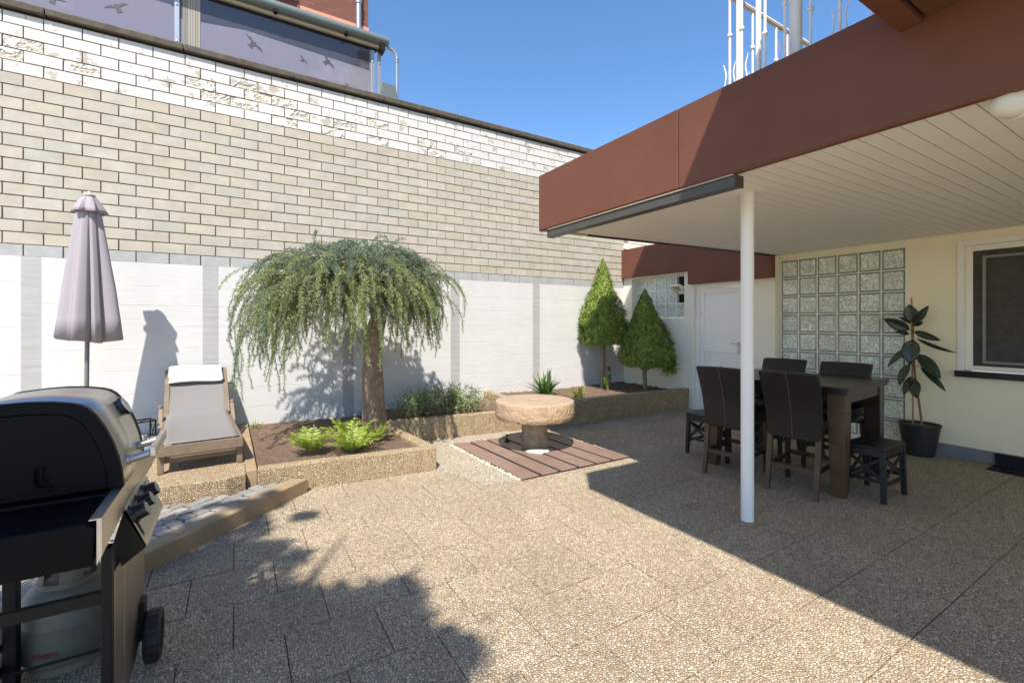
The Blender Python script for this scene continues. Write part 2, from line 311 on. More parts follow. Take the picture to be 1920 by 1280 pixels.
def perp(U):
    a=np.cross(U,rnd(len(U))); return a/np.maximum(np.linalg.norm(a,axis=1,keepdims=True),1e-6)
W=6.575          # face of the boundary wall
XF=2.667         # face of the canopy fascia
XD=6.579         # face of the annex
XH=6.68          # face of the house
# ================================================================ setting
b=MB(); b.add([(-60,-60,-.03),(60,-60,-.03),(60,60,-.03),(-60,60,-.03)],[(0,1,2,3)]); struct(b.build('ground',M('ground_earth',(.42,.36,.27),.95,var=(3,.2))))
b=MB(); b.add([(-6,-6,-.012),(6.7,-6,-.012),(6.7,6.6,-.012),(-6,6.6,-.012)],[(0,1,2,3)]); struct(b.build('paving_bed',M('joint_sand',(.10,.08,.056),.95)))
b=MB(); sx,sy=.41,.385
for j in range(-16,16):
    y0=.84+j*sy; off=-.01 if j%2==0 else -.215
    for i in range(-15,17):
        x0=off+i*sx
        if x0>6.66 or x0+sx<-5.8: continue
        g=.0021; dz=random.uniform(-.0016,.0016); tx=random.uniform(-.0012,.0012); ty=random.uniform(-.0012,.0012)
        x1=min(x0+sx,6.66)
        top=[(x0+g,y0+g,dz-tx-ty),(x1-g,y0+g,dz+tx-ty),(x1-g,y0+sy-g,dz+tx+ty),(x0+g,y0+sy-g,dz-tx+ty)]
        b.hexa([(x,y,-.011) for x,y,z in top],top)
struct(b.build('paving',m_pave,bevel=.0025))
PADC=[(2.207,5.005),(2.259,3.545),(3.628,3.547),(3.537,4.879)]   # BL, FL, FR, BR
b=MB(); b.prism([(1.705,4.24),(1.80,3.97),(1.93,3.60),(2.25,3.535),(2.205,5.01),(2.9,4.975),(3.53,4.89),(3.56,5.13),(3.4,5.17),(1.62,5.40)],0,.0075)
struct(b.build('pale_paving',m_pavew))
# raised terrace under the lounger
b=MB(); tf=lambda x:4.385-.09*(x-.10)-.07*min(1,max(0,(.06-x)*8))
b.prism([(.072,4.385),(.072,W-.01),(-4.59,W-.01),(-4.59,tf(-4.59)),(-.06,tf(-.06))],-.01,.2)
struct(b.build('terrace',m_bed,bevel=.006))
b=MB(); b.prism([(.075,tf(.075)+.05),(.155,tf(.155)+.05),(.125,W-.01),(.045,W-.01)],.0,.212); struct(b.build('terrace_edging',m_kerb,bevel=.006))
# kerb and cobbled ramp
kd=Vector((-.736,-.677)); kn=Vector((-.677,.736)); k0=Vector((.535,4.275)); kw=.135
k1=k0+kd*2.6
b=MB(); e0=Vector((.40,4.352)); b.prism([tuple(k0),tuple(e0),tuple(k1+kn*kw),tuple(k1)],-.01,.115); struct(b.build('kerb',m_kerb,bevel=.008))
b=MB(); b.add([(.40,4.34,.06),(.30,4.37,.05),(-1.7,4.55,.03),(-1.7,2.5,.06),tuple(k1+kn*(kw+.005))+(.085,)],[(0,1,2,3,4)])
struct(b.build('ramp_bed',M('cobble_joint',(.07,.055,.035),.95)))
b=MB(); u=-kd; q0=k1+kn*(kw+.012)
for r in range(14):
    for c in range(28):
        p=q0+u*(c*.098+(r%2)*.04+random.uniform(-.006,.006))+kn*(r*.098+random.uniform(-.005,.005))
        s1=.086+random.uniform(-.010,.004); s2=.084+random.uniform(-.010,.004)
        cs=[p,p+u*s1,p+u*s1+kn*s2,p+kn*s2]
        if max(q.y-tf(q.x) for q in cs)>-.012 or min(q.x for q in cs)<-1.65: continue
        z=.108-.0055*r+random.uniform(-.0015,.0015)
        b.hexa([(q.x,q.y,z-.06) for q in cs],[(q.x+random.uniform(-.004,.004),q.y+random.uniform(-.004,.004),z+random.uniform(-.0015,.0015)) for q in cs])
struct(b.build('cobble_paving',m_cob,bevel=.004))
# ================================================================ raised beds
def wallseg(b,p,q,t,z0,z1,side=1):
    p,q=Vector(p),Vector(q); d=(q-p).normalized(); n=Vector((-d.y,d.x))*side*t
    P=[p,q,q+n,p+n]
    if side<0: P=P[::-1]
    b.prism([tuple(v) for v in P],z0,z1)
def soilgrid(b,poly,z,step=.06,amp=.012):
    xs=[p[0] for p in poly]; ys=[p[1] for p in poly]
    A,B,C,D=[Vector(p) for p in poly]; nu=max(2,int((B-A).length/step)); nv=max(2,int((D-A).length/step))
    def fn(u,v):
        p=(A*(1-u)+B*u)*(1-v)+(D*(1-u)+C*u)*v
        return (p.x,p.y,(z(p.x,p.y) if callable(z) else z)+random.uniform(-amp,amp))
    b.grid(fn,nu,nv)
rb=thing('raised_bed','low pebble-faced raised bed round the weeping tree and ferns','raised bed',(1.0,4.9,0))
b=MB(); wallseg(b,(.155,4.38),(1.70,4.24),.12,-.01,.225); b.build('front_wall',m_bed,rb,.008,world=True)
b=MB(); b.prism([(1.70,4.243+.118),(1.605,5.425),(1.49,5.44),(1.578,4.375)],-.01,.232); b.build('side_wall',m_bed,rb,.008,world=True)
b=MB(); wallseg(b,(1.50,5.445),(3.46,5.215),.12,-.01,.27); b.build('rear_wall',m_bed,rb,.008,world=True)
b=MB(); soilgrid(b,[(.13,4.47),(1.60,4.33),(1.52,W-.005),(.12,W-.005)],lambda x,y:.185-.01*(y-4.5)+.012*math.sin(x*3+y*2)); soilgrid(b,[(1.50,5.52),(3.44,5.30),(3.44,W-.005),(1.50,W-.005)],.205)
b.build('soil',m_soil,rb,smooth=True,world=True)
cb=thing('corner_bed','taller pebble-faced corner bed holding the two clipped conical trees','raised bed',(5,5.8,0))
b=MB(); wallseg(b,(3.40,5.175),(6.575,5.04),.12,-.01,.345); b.build('front_wall',m_bed,cb,.008,world=True)
b=MB(); b.prism([(3.402,5.30),(3.52,5.295),(3.56,W-.01),(3.44,W-.01)],-.01,.349); b.build('side_wall',m_bed,cb,.008,world=True)
b=MB(); soilgrid(b,[(3.5,5.27),(6.57,5.13),(6.575,W-.003),(3.5,W-.003)],lambda x,y:.28+.012*math.sin(x*2.3)); b.build('soil',m_soil,cb,smooth=True,world=True)
# ================================================================ boundary wall
bw=thing('boundary_wall','long courtyard wall of sand-lime brick above a white painted concrete base','wall',(2,W,0))
X0=-5.2
pil=[(-5.08,-4.93),(-3.42,-3.27),(-1.877,-1.724),(-.339,-.178),(1.26,1.41),(2.869,3.024),(4.413,4.559),(5.96,6.11)]
b=MB(); xs=[X0]+[x for p in pil for x in p]+[6.62]
for i in range(len(xs)-1):
    b.box(xs[i],W,-.02,xs[i+1],W+.3,2.14,m=(1 if i%2 else 0))
for z in (.42,.66,.93,1.17,1.42,1.66,1.88):
    for i in range(0,len(xs)-1,2):
        x=xs[i]+.01
        while x<xs[i+1]-.1:
            l=min(random.uniform(.2,1.0),xs[i+1]-.01-x)
            if random.random()<.7: b.hexa([(x,W-.0004,z-.003),(x+l,W-.0004,z-.003),(x+l,W+.01,z-.004),(x,W+.01,z-.004)],[(x,W-.0022,z+.002),(x+l,W-.0022,z+.002),(x+l,W+.01,z+.012),(x,W+.01,z+.012)])
            x+=l+random.uniform(.02,.25)
b.build('concrete_base',[m_white,m_grey],bw,world=True)
b=MB(); b.box(X0,W+.012,2.14,6.60,W+.3,4.62); b.box(6.60,W+.035,2.14,10,W+.3,4.62); b.build('mortar_bed',m_mort,bw,world=True)
import mathutils.noise as mn
ch=.124; bm_=[MB(),MB(),MB(),MB(),MB()]
SP={(16,2),(16,3),(17,8),(16,9),(16,10),(17,10),(17,11),(16,12),(15,13),(16,14),(15,15),(17,15),(18,10),(17,17),(16,18),(15,18),(16,5),(17,3),(15,11),(16,20)}
def brick(mb,x0,x1,y,z0,z1,j=.0015):
    d=[random.uniform(-j,j) for _ in range(4)]
    mb.hexa([(x0,y+d[0],z0),(x1,y+d[1],z0),(x1,y+.1,z0),(x0,y+.1,z0)],[(x0,y+d[3],z1),(x1,y+d[2],z1),(x1,y+.1,z1),(x0,y+.1,z1)])
for r in range(20):
    z0=2.14+r*ch; z1=z0+ch-.012; off=-1.704+(.15 if r%2==0 else 0)
    if r==0: z0+=.0; z1=z0+ch-.008
    n0=int((X0-off)/.30)-1
    for i in range(n0,60):
        xa=off+i*.30; xb=xa+.289
        xa=max(xa,X0); xb=min(xb,6.585)
        if xb-xa<.03: continue
        y=W+random.uniform(-.0025,.0025); k=i-n0-8
        if r==0: brick(bm_[1],xa,xb,y,z0,z1)
        elif r>=15:
            if (r,k) in SP:      # a face broken off: part of the brick is set back and rough
                nu,nv=24,9; l=xb-xa; sd=Vector((r*3.7,i*2.3,0)); c0=random.uniform(-.25,.35); P={}
                for a in range(nu+1):
                    for c in range(nv+1):
                        u,v=a/nu,c/nv; f=mn.noise(Vector((u*2.6,v*1.3,0))+sd)+.4*mn.noise(Vector((u*9,v*4,3))+sd)+c0
                        dp=.0105*min(1,max(0,f*5))*(.55+.45*random.random()) if 0<a<nu or True else 0
                        P[a,c]=((xa+l*u,y+dp,z0+(z1-z0)*v),f)
                for a in range(nu):
                    for c in range(nv):
                        q=[P[a,c],P[a+1,c],P[a+1,c+1],P[a,c+1]]; bad=sum(t[1] for t in q)>.12
                        bm_[3].add([t[0] for t in q],[(0,1,2,3)],0 if bad else 1)
            else: brick(bm_[2],xa,xb,y,z0,z1)
        else: brick(bm_[0],xa,xb,y,z0,z1)
    for i in range(0,14):
        xa=6.61+i*.255+(r%2)*.127; xb=xa+.246
        if xb>10: continue
        brick(bm_[4],xa,xb,W+.025,z0+.05,z1+.05)
for mb,nm,mt in zip(bm_,['brick_courses','painted_brick_course','white_brick_courses','spalled_bricks','pale_brick_courses'],[m_brick,m_brickg,m_brickw,[m_spall,m_brickw],m_brickp]):
    mb.build(nm,mt,bw,bevel=.002 if nm!='spalled_bricks' else 0,world=True)
b=MB(); x=X0
while x<10:
    x2=x+1.17; b.extrude([(W-.045,4.64),(W+.34,4.66),(W+.34,4.725),(W-.05,4.715),(W-.055,4.70)],'x',x+.004,min(x2,10)-.004); x=x2
b.build('coping',m_cop,bw,bevel=.008,world=True)
# ================================================================ house, annex, canopy
hs=thing('house','cream rendered house with glass block wall at the right of the terrace','house',(8,1,0))
def wallY(b,X,y0,y1,z0,z1,t=.25): b.box(X,y0,z0,X+t,y1,z1)
b=MB(); wallY(b,XH,-5,.50,.13,2.45); wallY(b,XH,.50,1.66,.13,.877); wallY(b,XH,.50,1.66,2.28,2.45); wallY(b,XH,1.66,2.145,.13,2.45); wallY(b,XH,2.145,3.60,2.345,2.45)
b.build('wall',m_cream,hs,world=True)
b=MB(); b.box(XH-.012,-5,-.02,XH+.2,2.145,.128); b.build('plinth',m_plinth,hs,.004,world=True)
b=MB(); b.box(4.6,-6,2.98,11,1.0,7.7); b.build('upper_storey',m_cream,hs,world=True)
b=MB(); b.prism([(2.5,-7),(12,-7),(12,3.2),(3.95,3.2),(3.6,2.72),(2.5,2.55)],7.8,8.0); b.build('roof',m_fasd,hs,world=True)  # unseen roof, outline shaped to throw shade on tree and annex
# glass block wall
b=MB(); gy0,gy1,gz0,gz1=2.16,3.585,.045,2.34; nx,nz=6,9; px=(gy1-gy0)/nx; pz=(gz1-gz0)/nz
b.box(XH-.002,2.145,.0,XH+.03,3.605,.045); b.box(XH-.002,2.145,.045,XH+.05,2.16,2.345)
for i in range(nx+1): b.box(XH+.015,gy0+i*px-.006,gz0,XH+.06,gy0+i*px+.006,gz1)
for k in range(nz+1):
    for i in range(nx): b.box(XH+.014,gy0+i*px+.006,gz0+k*pz-.006,XH+.06,gy0+(i+1)*px-.006,gz0+k*pz+.006)
gbw=b.build('glass_block_wall',m_trimw,hs,world=True)
b=MB()
for i in range(nx):
    for k in range(nz):
        y0=gy0+i*px+.0065; y1=gy0+(i+1)*px-.0065; z0=gz0+k*pz+.0065; z1=gz0+(k+1)*pz-.0065; e=.018
        B=[(XH+.03,y0,z0),(XH+.03,y1,z0),(XH+.03,y1,z1),(XH+.03,y0,z1)]; F=[(XH+.02,y0+e,z0+e),(XH+.02,y1-e,z0+e),(XH+.02,y1-e,z1-e),(XH+.02,y0+e,z1-e)]
        b.add(B+F,[(5,4,7,6)],0); b.add(B+F,[(0,4,5,1)[::-1],(1,5,6,2)[::-1],(2,6,7,3)[::-1],(3,7,4,0)[::-1]],1)
b.build('glass_blocks',[m_gb,m_gbe],gbw,world=True)
# kitchen window
b=MB(); b.box(XH-.015,1.657,.947,XH+.02,1.71,2.335); b.box(XH-.015,.50,2.277,XH+.02,1.6565,2.335)
wn=b.build('window',m_trimw,hs,.003,world=True)
b=MB(); b.box(XH+.04,1.60,.95,XH+.10,1.66,2.28); b.box(XH+.04,.50,2.22,XH+.10,1.60,2.28); b.box(XH+.04,.50,.95,XH+.10,1.60,1.0); b.build('frame',m_trimw,wn,.004,world=True)
b=MB(); b.box(XH+.03,1.50,1.03,XH+.045,1.525,2.16); b.box(XH+.03,.5,2.135,XH+.045,1.50,2.16); b.box(XH+.03,.5,1.03,XH+.045,1.50,1.055); b.build('screen_frame',M('olive_grey_frame',(.22,.21,.17),.5),wn,world=True)
b=MB(); b.box(XH+.05,.5,1.0,XH+.09,1.60,2.22); b.build('screen',m_screen,wn,world=True)
b=MB(); b.box(XH-.06,.40,.880,XH+.06,1.722,.945); b.build('sill',m_granite,wn,.004,world=True)
# annex
an=thing('annex','low pale rendered annex with brown fascia, glass block window and white door','outbuilding',(7.5,5,0))
b=MB(); wallY(b,XD,3.607,4.09,0,2.9); wallY(b,XD,4.09,4.95,2.08,2.9); wallY(b,XD,4.95,5.143,0,2.9); wallY(b,XD,5.143,6.349,0,1.54); wallY(b,XD,5.143,6.349,2.30,2.9); wallY(b,XD,6.349,W-.001,0,2.9)
b.box(XD+.25,3.605,0,10,W-.002,.1); b.build('wall',m_pale,an,world=True)
b=MB(); b.box(XD-.05,3.62,2.78,10,W-.003,2.86); b.build('roof',m_plinth,an,world=True)
b=MB(); b.box(XD-.06,5.004,2.328,XD-.003,6.70 if False else W-.004,2.89); b.build('fascia',m_fas,an,.004,world=True)
b=MB(); b.box(XD-.10,3.60,2.10,XD-.003,5.0,2.80); b.build('fascia',m_fas,an,.004,world=True)
b=MB(); b.box(XD+.06,4.09,0,XD+.12,4.15,2.03); b.box(XD+.06,4.89,0,XD+.12,4.95,2.03); b.box(XD+.06,4.09,2.03,XD+.12,4.95,2.08)
b.box(XD-.008,4.953,0,XD-.0005,4.985,2.099); b.box(XD-.008,4.07,2.083,XD-.0005,4.952,2.099)
dr=b.build('door',m_pvc,an,.004,world=True)
b=MB(); b.box(XD+.07,4.15,.02,XD+.105,4.235,2.025); b.box(XD+.07,4.80,.02,XD+.105,4.885,2.025)
for z0,z1 in ((.02,.16),(.98,1.07),(1.94,2.025)): b.box(XD+.07,4.235,z0,XD+.105,4.80,z1)
b.box(XD+.088,4.235,.16,XD+.10,4.80,.98); b.box(XD+.088,4.235,1.07,XD+.10,4.80,1.94)
b.build('leaf',m_pvc,dr,.004,world=True)
for z in (1.62,1.12):
    b=MB(); b.tube([(XD+.055,4.89,z-.05),(XD+.055,4.89,z+.05)],.011,8); b.box(XD+.05,4.85,z-.02,XD+.07,4.93,z+.02); b.build('hinge',m_pvc,dr,world=True)
b=MB(); b.box(XD+.058,4.175,.98,XD+.07,4.21,1.16); b.tube([(XD+.06,4.19,1.13),(XD+.02,4.19,1.13),(XD+.02,4.30,1.135)],.009,8); b.build('handle',m_alu,dr,.003,smooth=True,world=True)
# annex window, 5 x 3 glass blocks with a tilted vent
b=MB(); wy0,wy1,wz0,wz1=5.143,6.349,1.54,2.30; nx,nz=5,3; px=(wy1-wy0-.04)/nx; pz=(wz1-wz0-.03)/nz; wx=XD+.11
ys=[wy0+.02+i*px for i in range(nx+1)]; zs=[wz0+.015+k*pz for k in range(nz+1)]
for y in ys: b.box(wx,y-.012,wz0,wx+.07,y+.012,wz1)
for k,z in enumerate(zs):
    for i in range(nx):
        if i==0 and k==2: continue
        b.box(wx+.001,ys[i]+.012,z-.011,wx+.07,ys[i+1]-.012,z+.011)
aw=b.build('window',m_trimw,an,world=True)
b=MB()
for i in range(nx):
    for k in range(nz):
        if i==0 and k>0: continue
        b.box(wx+.015,ys[i]+.0125,zs[k]+.0115,wx+.05,ys[i+1]-.0125,zs[k+1]-.0115)
b.build('glass_blocks',m_gb,aw,world=True)
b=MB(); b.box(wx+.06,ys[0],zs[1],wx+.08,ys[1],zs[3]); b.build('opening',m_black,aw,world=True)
b=MB(); y0,y1=ys[0]+.012,ys[1]-.012; zm=zs[2]-.02
for t,(dx,dz) in enumerate(((-.16,.05),)):
    A=Vector((wx+.02,y0,zm)); B=Vector((wx+.02,y1,zm)); C=B+Vector((dx-.06,0,dz+.03)); D=A+Vector((dx-.06,0,dz+.03))
    for p,q in ((A,B),(B,C),(C,D),(D,A)): b.bar(p,q,.03,.03)
    A2,B2,C2,D2=A+Vector((0,0,-.06)),B+Vector((0,0,-.06)),C+Vector((.01,0,-.05)),D+Vector((.01,0,-.05))
    b.add([A,B,B2,A2],[(0,1,2,3)]); b.add([B,C,C2,B2],[(0,1,2,3)]); b.add([A,D,D2,A2],[(0,1,2,3)])
vt=b.build('vent',m_trimw,aw,world=True)
b=MB(); b.add([A+Vector((0,0,.004)),B+Vector((0,0,.004)),C+Vector((0,0,.004)),D+Vector((0,0,.004))],[(0,1,2,3)]); b.build('pane',m_gb,vt,world=True,solid=.004)
# canopy
cn=thing('canopy','flat terrace canopy with brown metal fascia and cream slatted soffit','canopy',(4.5,1,2.4))
ZB,ZT=2.395,2.965
for y0,y1 in ((2.139,3.862),(.41,2.131),(-1.31,.402),(-3.0,-1.318)):
    b=MB(); b.box(XF,y0,ZB+.01,XF+.04,y1,ZT); b.extrude([(XF,ZB+.01),(XF+.05,ZB+.01),(XF+.05,ZB),(XF+.008,ZB)],'y',y0,y1); b.build('fascia',m_fas,cn,.003,world=True)
b=MB(); yb=lambda x:3.85-.066*(x-XF)
pitch=.090; y=3.8; k=0
while y>-3.2:
    ya=y-pitch+.006
    P=[(XF+.045,ya),(XH+.1,ya-.0),(XH+.1,min(y,yb(XH+.1))),(XF+.045,y)]
    if ya<yb(XH): b.prism([(XF+.045,ya),(XH-.0015,ya),(XH-.0015,min(y,yb(XH)-.0)),(XF+.045,y)] if y>yb(XH) else [(XF+.045,ya),(XH-.0015,ya),(XH-.0015,y),(XF+.045,y)],2.42,2.432)
    else:
        xe=XF+(3.85-ya)/.066-.02; xs_=XF+(3.85-y)/.066-.02
        b.prism([(XF+.045,ya),(min(xe,XH-.0015),ya),(min(xs_,XH-.0015),y),(XF+.045,y)],2.42,2.432)
    y-=pitch
b.build('soffit',m_sof,cn,world=True)
b=MB(); b.prism([(XF+.042,-3.2),(XH+.02,-3.2),(XH+.02,yb(XH)-.01),(XF+.042,3.83)],2.436,2.6); b.build('roof_deck',m_fasd,cn,world=True)
b=MB(); n=Vector((.066,1)).normalized()*.05
b.prism([(XF+.62,yb(XF+.62)),(XD-.003,yb(XD)),(XD-.003+n.x*0,yb(XD)+.05),(XF+.62,yb(XF+.62)+.05)],2.405,2.62); b.build('edge_trim',m_fasd,cn,.003,world=True)
b=MB(); b.prism([(XF+.045,yb(XF)),(XF+.618,yb(XF+.618)),(XF+.618,yb(XF+.618)+.045),(XF+.045,yb(XF)+.045)],2.405,2.45); b.build('edge_trim',m_beige,cn,.003,world=True)
b=MB(); b.box(XF+.02,3.80,2.43,XF+3.0,3.84,2.95); b.build('end_panel',m_fas,cn,world=True)
b=MB(); b.tube([(3.235,1.975,0),(3.235,1.975,2.42)],.0445,32); po=b.build('post',m_steelw,cn,smooth=True,world=True)
b=MB(); b.box(3.16,1.90,2.412,3.31,2.05,2.4195); b.build('bracket',m_steelw,po,world=True)
b=MB(); b.extrude([(XF+.012,2.315),(XF+.095,2.315),(XF+.095,2.382),(XF+.02,2.386),(XF+.012,2.375)],'y',1.72,3.72); aws=b.build('awning_cassette',m_cass,cn,.004,world=True)
b=MB(); b.box(XF+.011,1.712,2.312,XF+.097,1.72,2.387); b.build('end_cap',m_fasd,aws,world=True); b=MB(); b.box(XF+.011,3.72,2.312,XF+.097,3.73,2.387); b.build('end_cap',m_fasd,aws,world=True)
b=MB(); b.box(XF+.004,1.73,2.3875,XF+.05,3.71,2.3935); b.build('edge',m_beige,aws,world=True)
# balcony, and an unseen upper roof shaped to cast the paving shade edge
uo=thing('upper_balcony','dark brown balcony underside jutting over the canopy fascia top right','balcony',(2.2,0,2.8))
b=MB(); b.box(1.78,.80,2.82,XF-.004,.888,3.14); b.box(1.78,-3,2.82,1.86,.80,3.14); b.build('fascia',m_fas,uo,.003,world=True)
b=MB(); b.box(1.865,-3,2.84,XF-.004,.785,2.87); b.build('underside',m_wood_under,uo,world=True)
b=MB(); b.box(1.02,-2.9,4.0,4.4,.90,4.60); b.build('unseen_roof',m_fas,uo,world=True)
# balcony railing on the canopy
rl=thing('balcony_railing','white wrought iron railing with curled balusters on the canopy roof','railing',(2.85,1.9,2.6))
XR,YR,ZR=2.86,1.87,3.665
b=MB(); b.tube([(XR,YR,ZR),(5.6,YR,ZR)],.018,8); b.tube([(XR,YR,ZR),(XR,.2,ZR)],.018,8); b.tube([(XR,YR,2.72),(5.6,YR,2.72)],.012,8); b.tube([(XR,YR,2.72),(XR,.2,2.72)],.012,8); b.build('rail',m_steelw,rl,smooth=True,world=True)
def baluster(x,y,kind,ax):
    b=MB(); r=.0085
    b.tube([(x,y,2.62),(x,y,ZR)],r,8)
    if kind==0:
        for z in (2.99,3.28): b.lathe([(.004,-.02),(.014,-.012),(.019,0),(.014,.012),(.004,.02)],10,(x,y,z))
    else:
        for s in (-1,1):
            pts=[]
            for t in np.linspace(0,1,14):
                off=s*(.012+.028*math.sin(t*math.pi*.62)+.012*math.sin(t*2.2*math.pi))
                z=(2.98+.24*t)
                pts.append((x+ax[0]*off,y+ax[1]*off,z))
            b.tube(pts,[.0045]*12+[.0035,.002],6)
        b.lathe([(.004,-.02),(.013,-.012),(.017,0),(.013,.012),(.004,.02)],10,(x,y,3.40))
    b.build('baluster',m_steelw,rl,smooth=True,world=True)
for i,y in enumerate([1.87,1.785,1.63,1.508,1.363,1.213,1.06,.91,.76]): baluster(XR,y,(1,1,0,1,0,1,0,1,0)[i],(0,1))
for i in range(12): baluster(3.126+i*.15,YR,(1,0)[i%2],(1,0))
for y in (1.805,1.672):
    b=MB(); b.box(XR-.012,y-.012,2.6,XR+.012,y+.012,ZR+.35); b.build('stanchion',m_steelw,rl,.002,world=True)
b=MB(); b.tube([(XR+.06,1.475,2.6),(XR+.06,1.475,4.0)],.034,20); tag(b.build('balcony_column',m_steelw,smooth=True),'round white column rising behind the balcony railing','column')
# wall lamp
lp=thing('ceiling_lamp','cream round lamp under the canopy edge, top right','lamp',(2.80,.52,2.385))
lp.rotation_euler=Vector((.80,-.55,.25)).to_track_quat('Z','Y').to_euler()
b=MB(); b.lathe([(.0,-.108),(.03,-.102),(.052,-.082),(.063,-.052),(.065,-.03),(.06,0)],24); b.build('globe',m_lamp,lp,smooth=True)
b=MB(); b.lathe([(.066,-.035),(.072,-.03),(.074,-.02),(.072,-.008),(.075,.0),(.075,.02)],24); b.build('base',m_trimw,lp,smooth=True)
# ================================================================ neighbour beyond the wall
nb=thing('neighbour_house','red brick house rising behind the courtyard wall','house',(0,10,0))
YN=10.0
b=MB(); b.box(-9,YN,4.0,2.44,YN+6,14,0); b.build('wall',m_redb,nb,world=True)
b=MB(); b.box(1.05,YN-.02,7.0,2.445,YN-.002,7.80); b.build('plaster_band',m_sal,nb,world=True)
b=MB(); b.box(-9,YN-.06,7.98,1.02,YN-.003,8.35); b.build('wood_band',m_bwood,nb,world=True)
b=MB(); b.box(-9,YN-.10,7.86,1.04,YN-.003,7.975); b.build('cornice',m_beige,nb,world=True)
b=MB(); b.box(-.5,YN-.05,8.36,1.0,YN-.004,9.8); wi=b.build('window',m_trimw,nb,world=True)
b=MB(); b.box(-.42,YN-.06,8.44,.80,YN-.051,9.7); b.build('pane',m_dglass,wi,world=True)
b=MB(); b.tube([(2.22,YN-.08,7.0),(2.22,YN-.08,14)],.055,12); b.tube([(2.22,YN-.08,8.2),(2.22,YN-.08,8.32)],.068,12); b.build('downpipe',m_alu,nb,smooth=True,world=True)
YG=6.90
bl=thing('glass_balustrade','lilac glass windbreak with bird stickers standing on the courtyard wall','balustrade',(0,YG,4.7))
xs=[-4.0,-2.35,-.62,1.745]
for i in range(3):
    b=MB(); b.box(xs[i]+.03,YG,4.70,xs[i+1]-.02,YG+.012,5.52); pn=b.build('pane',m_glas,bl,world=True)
    if i==2:  # dark reflection along the pane top, painted as a slate-coloured sheet
        b=MB(); P=[(xs[i]+.03,5.20),(.1,5.285),(1.70,5.215),(1.70,5.515),(xs[i]+.03,5.515)]; b.extrude([(x,z) for x,z in P],'x',0,1); b.v=[(p[1],YG-.0015-(.001 if p[0]>.5 else 0),p[2]) for p in b.v]; b.build('painted_reflection',M('slate_reflection',(.065,.064,.078),.06,spec=.7,stain=(1.1,(.17,.165,.18),.56,.2)),pn,world=True)
    if i==2:
        b=MB()
        for k in range(7): b.box(xs[i]+.06+k*.026,YG-.006,4.70,xs[i]+.083+k*.026,YG-.002,5.50)
        b.build('curtain_strip',M('striped_beige_curtain',(.4,.36,.3),.8,isl=[(.42,.38,.31),(.22,.20,.17),(.34,.31,.26)]),pn,world=True)
    if i==0: continue
    for bx,bz,s,a in {1:[(-1.72,5.02,.9,.1),(-1.18,5.12,1.0,-.5)],2:[(.20,5.13,1.1,.75),(.80,5.10,.6,.8),(1.12,5.17,1.0,.9),(1.42,4.86,.8,.7)]}[i]:
        b=MB(); P=[(-.20,.02),(-.11,.055),(-.03,.035),(.0,.06),(.03,.035),(.11,.055),(.20,.02),(.12,.01),(.04,-.01),(.035,-.06),(.05,-.10),(-.05,-.10),(-.035,-.06),(-.04,-.01),(-.12,.01)]
        ca,sa=math.cos(-a),math.sin(-a)
        b.extrude([(bx+s*.62*(u*ca-v*sa),bz+s*.62*(u*sa+v*ca)) for u,v in P],'x',0,1)
        b.v=[(p[1],YG-.002-(.001 if p[0]>.5 else 0),p[2]) for p in b.v]
        b.build('bird_sticker',m_bird,pn,world=True)
for x in (-4.0,-2.35,-.62,1.745,1.84):
    b=MB(); b.box(x-.02,YG-.02,4.66,x+.03,YG+.03,5.52); b.tube([(x+.005,YG-.024,4.9),(x+.005,YG-.03,4.9)],.012,10); b.tube([(x+.005,YG-.024,5.35),(x+.005,YG-.03,5.35)],.012,10); b.build('post',m_alu,bl,.003,world=True)
b=MB(); b.box(-4,YG-.012,5.52,1.80,YG+.04,5.56); b.build('top_rail',m_gblk2,bl,world=True)
aw2=thing('roller_awning','grey-green roller awning cassette above the glass windbreak','awning',(0,6.8,5.6))
b=MB(); b.tube([(-6,6.80,5.655),(1.95,6.80,5.655)],.068,20); b.build('roller',m_teal,aw2,smooth=True,world=True)
b=MB(); b.box(-6,6.84,5.56,1.86,6.90,5.61); b.box(-6,6.83,5.625,1.86,6.89,5.66); b.build('rail',m_beige,aw2,.004,world=True)
for x in (-3.4,-2.0,-.75,.45,1.35):
    b=MB(); b.box(x-.02,6.76,5.57,x+.02,6.95,5.64); b.build('bracket',m_gblk2,aw2,world=True)
b=MB(); b.box(1.83,6.76,5.50,1.90,6.93,5.60); b.build('end_bracket',m_gblk2,aw2,world=True)
b=MB(); b.box(-6,6.93,5.57,1.9,6.99,5.68); b.build('back_panel',m_gblk2,aw2,world=True)
b=MB(); b.tube([(1.95,6.85,5.60),(2.02,6.85,5.60),(2.075,6.85,5.565),(2.10,6.85,5.49),(2.10,6.85,4.6)],.026,12)
for z in (5.47,5.43): b.tube([(2.10,6.85,z-.008),(2.10,6.85,z+.008)],.032,12)
tag(b.build('drain_pipe',m_alu,smooth=True),'bent grey drain pipe at the end of the awning','pipe')
b=MB(); b.hexa([(1.80,6.78,4.66),(2.10,6.78,4.66),(2.10,7.05,4.66),(1.80,7.05,4.66)],[(1.86,6.78,5.04),(2.06,6.78,5.03),(2.06,7.05,5.03),(1.86,7.05,5.04)]); tag(b.build('metal_box',m_teal,bevel=.004),'grey sheet metal box below the bent drain pipe','box')
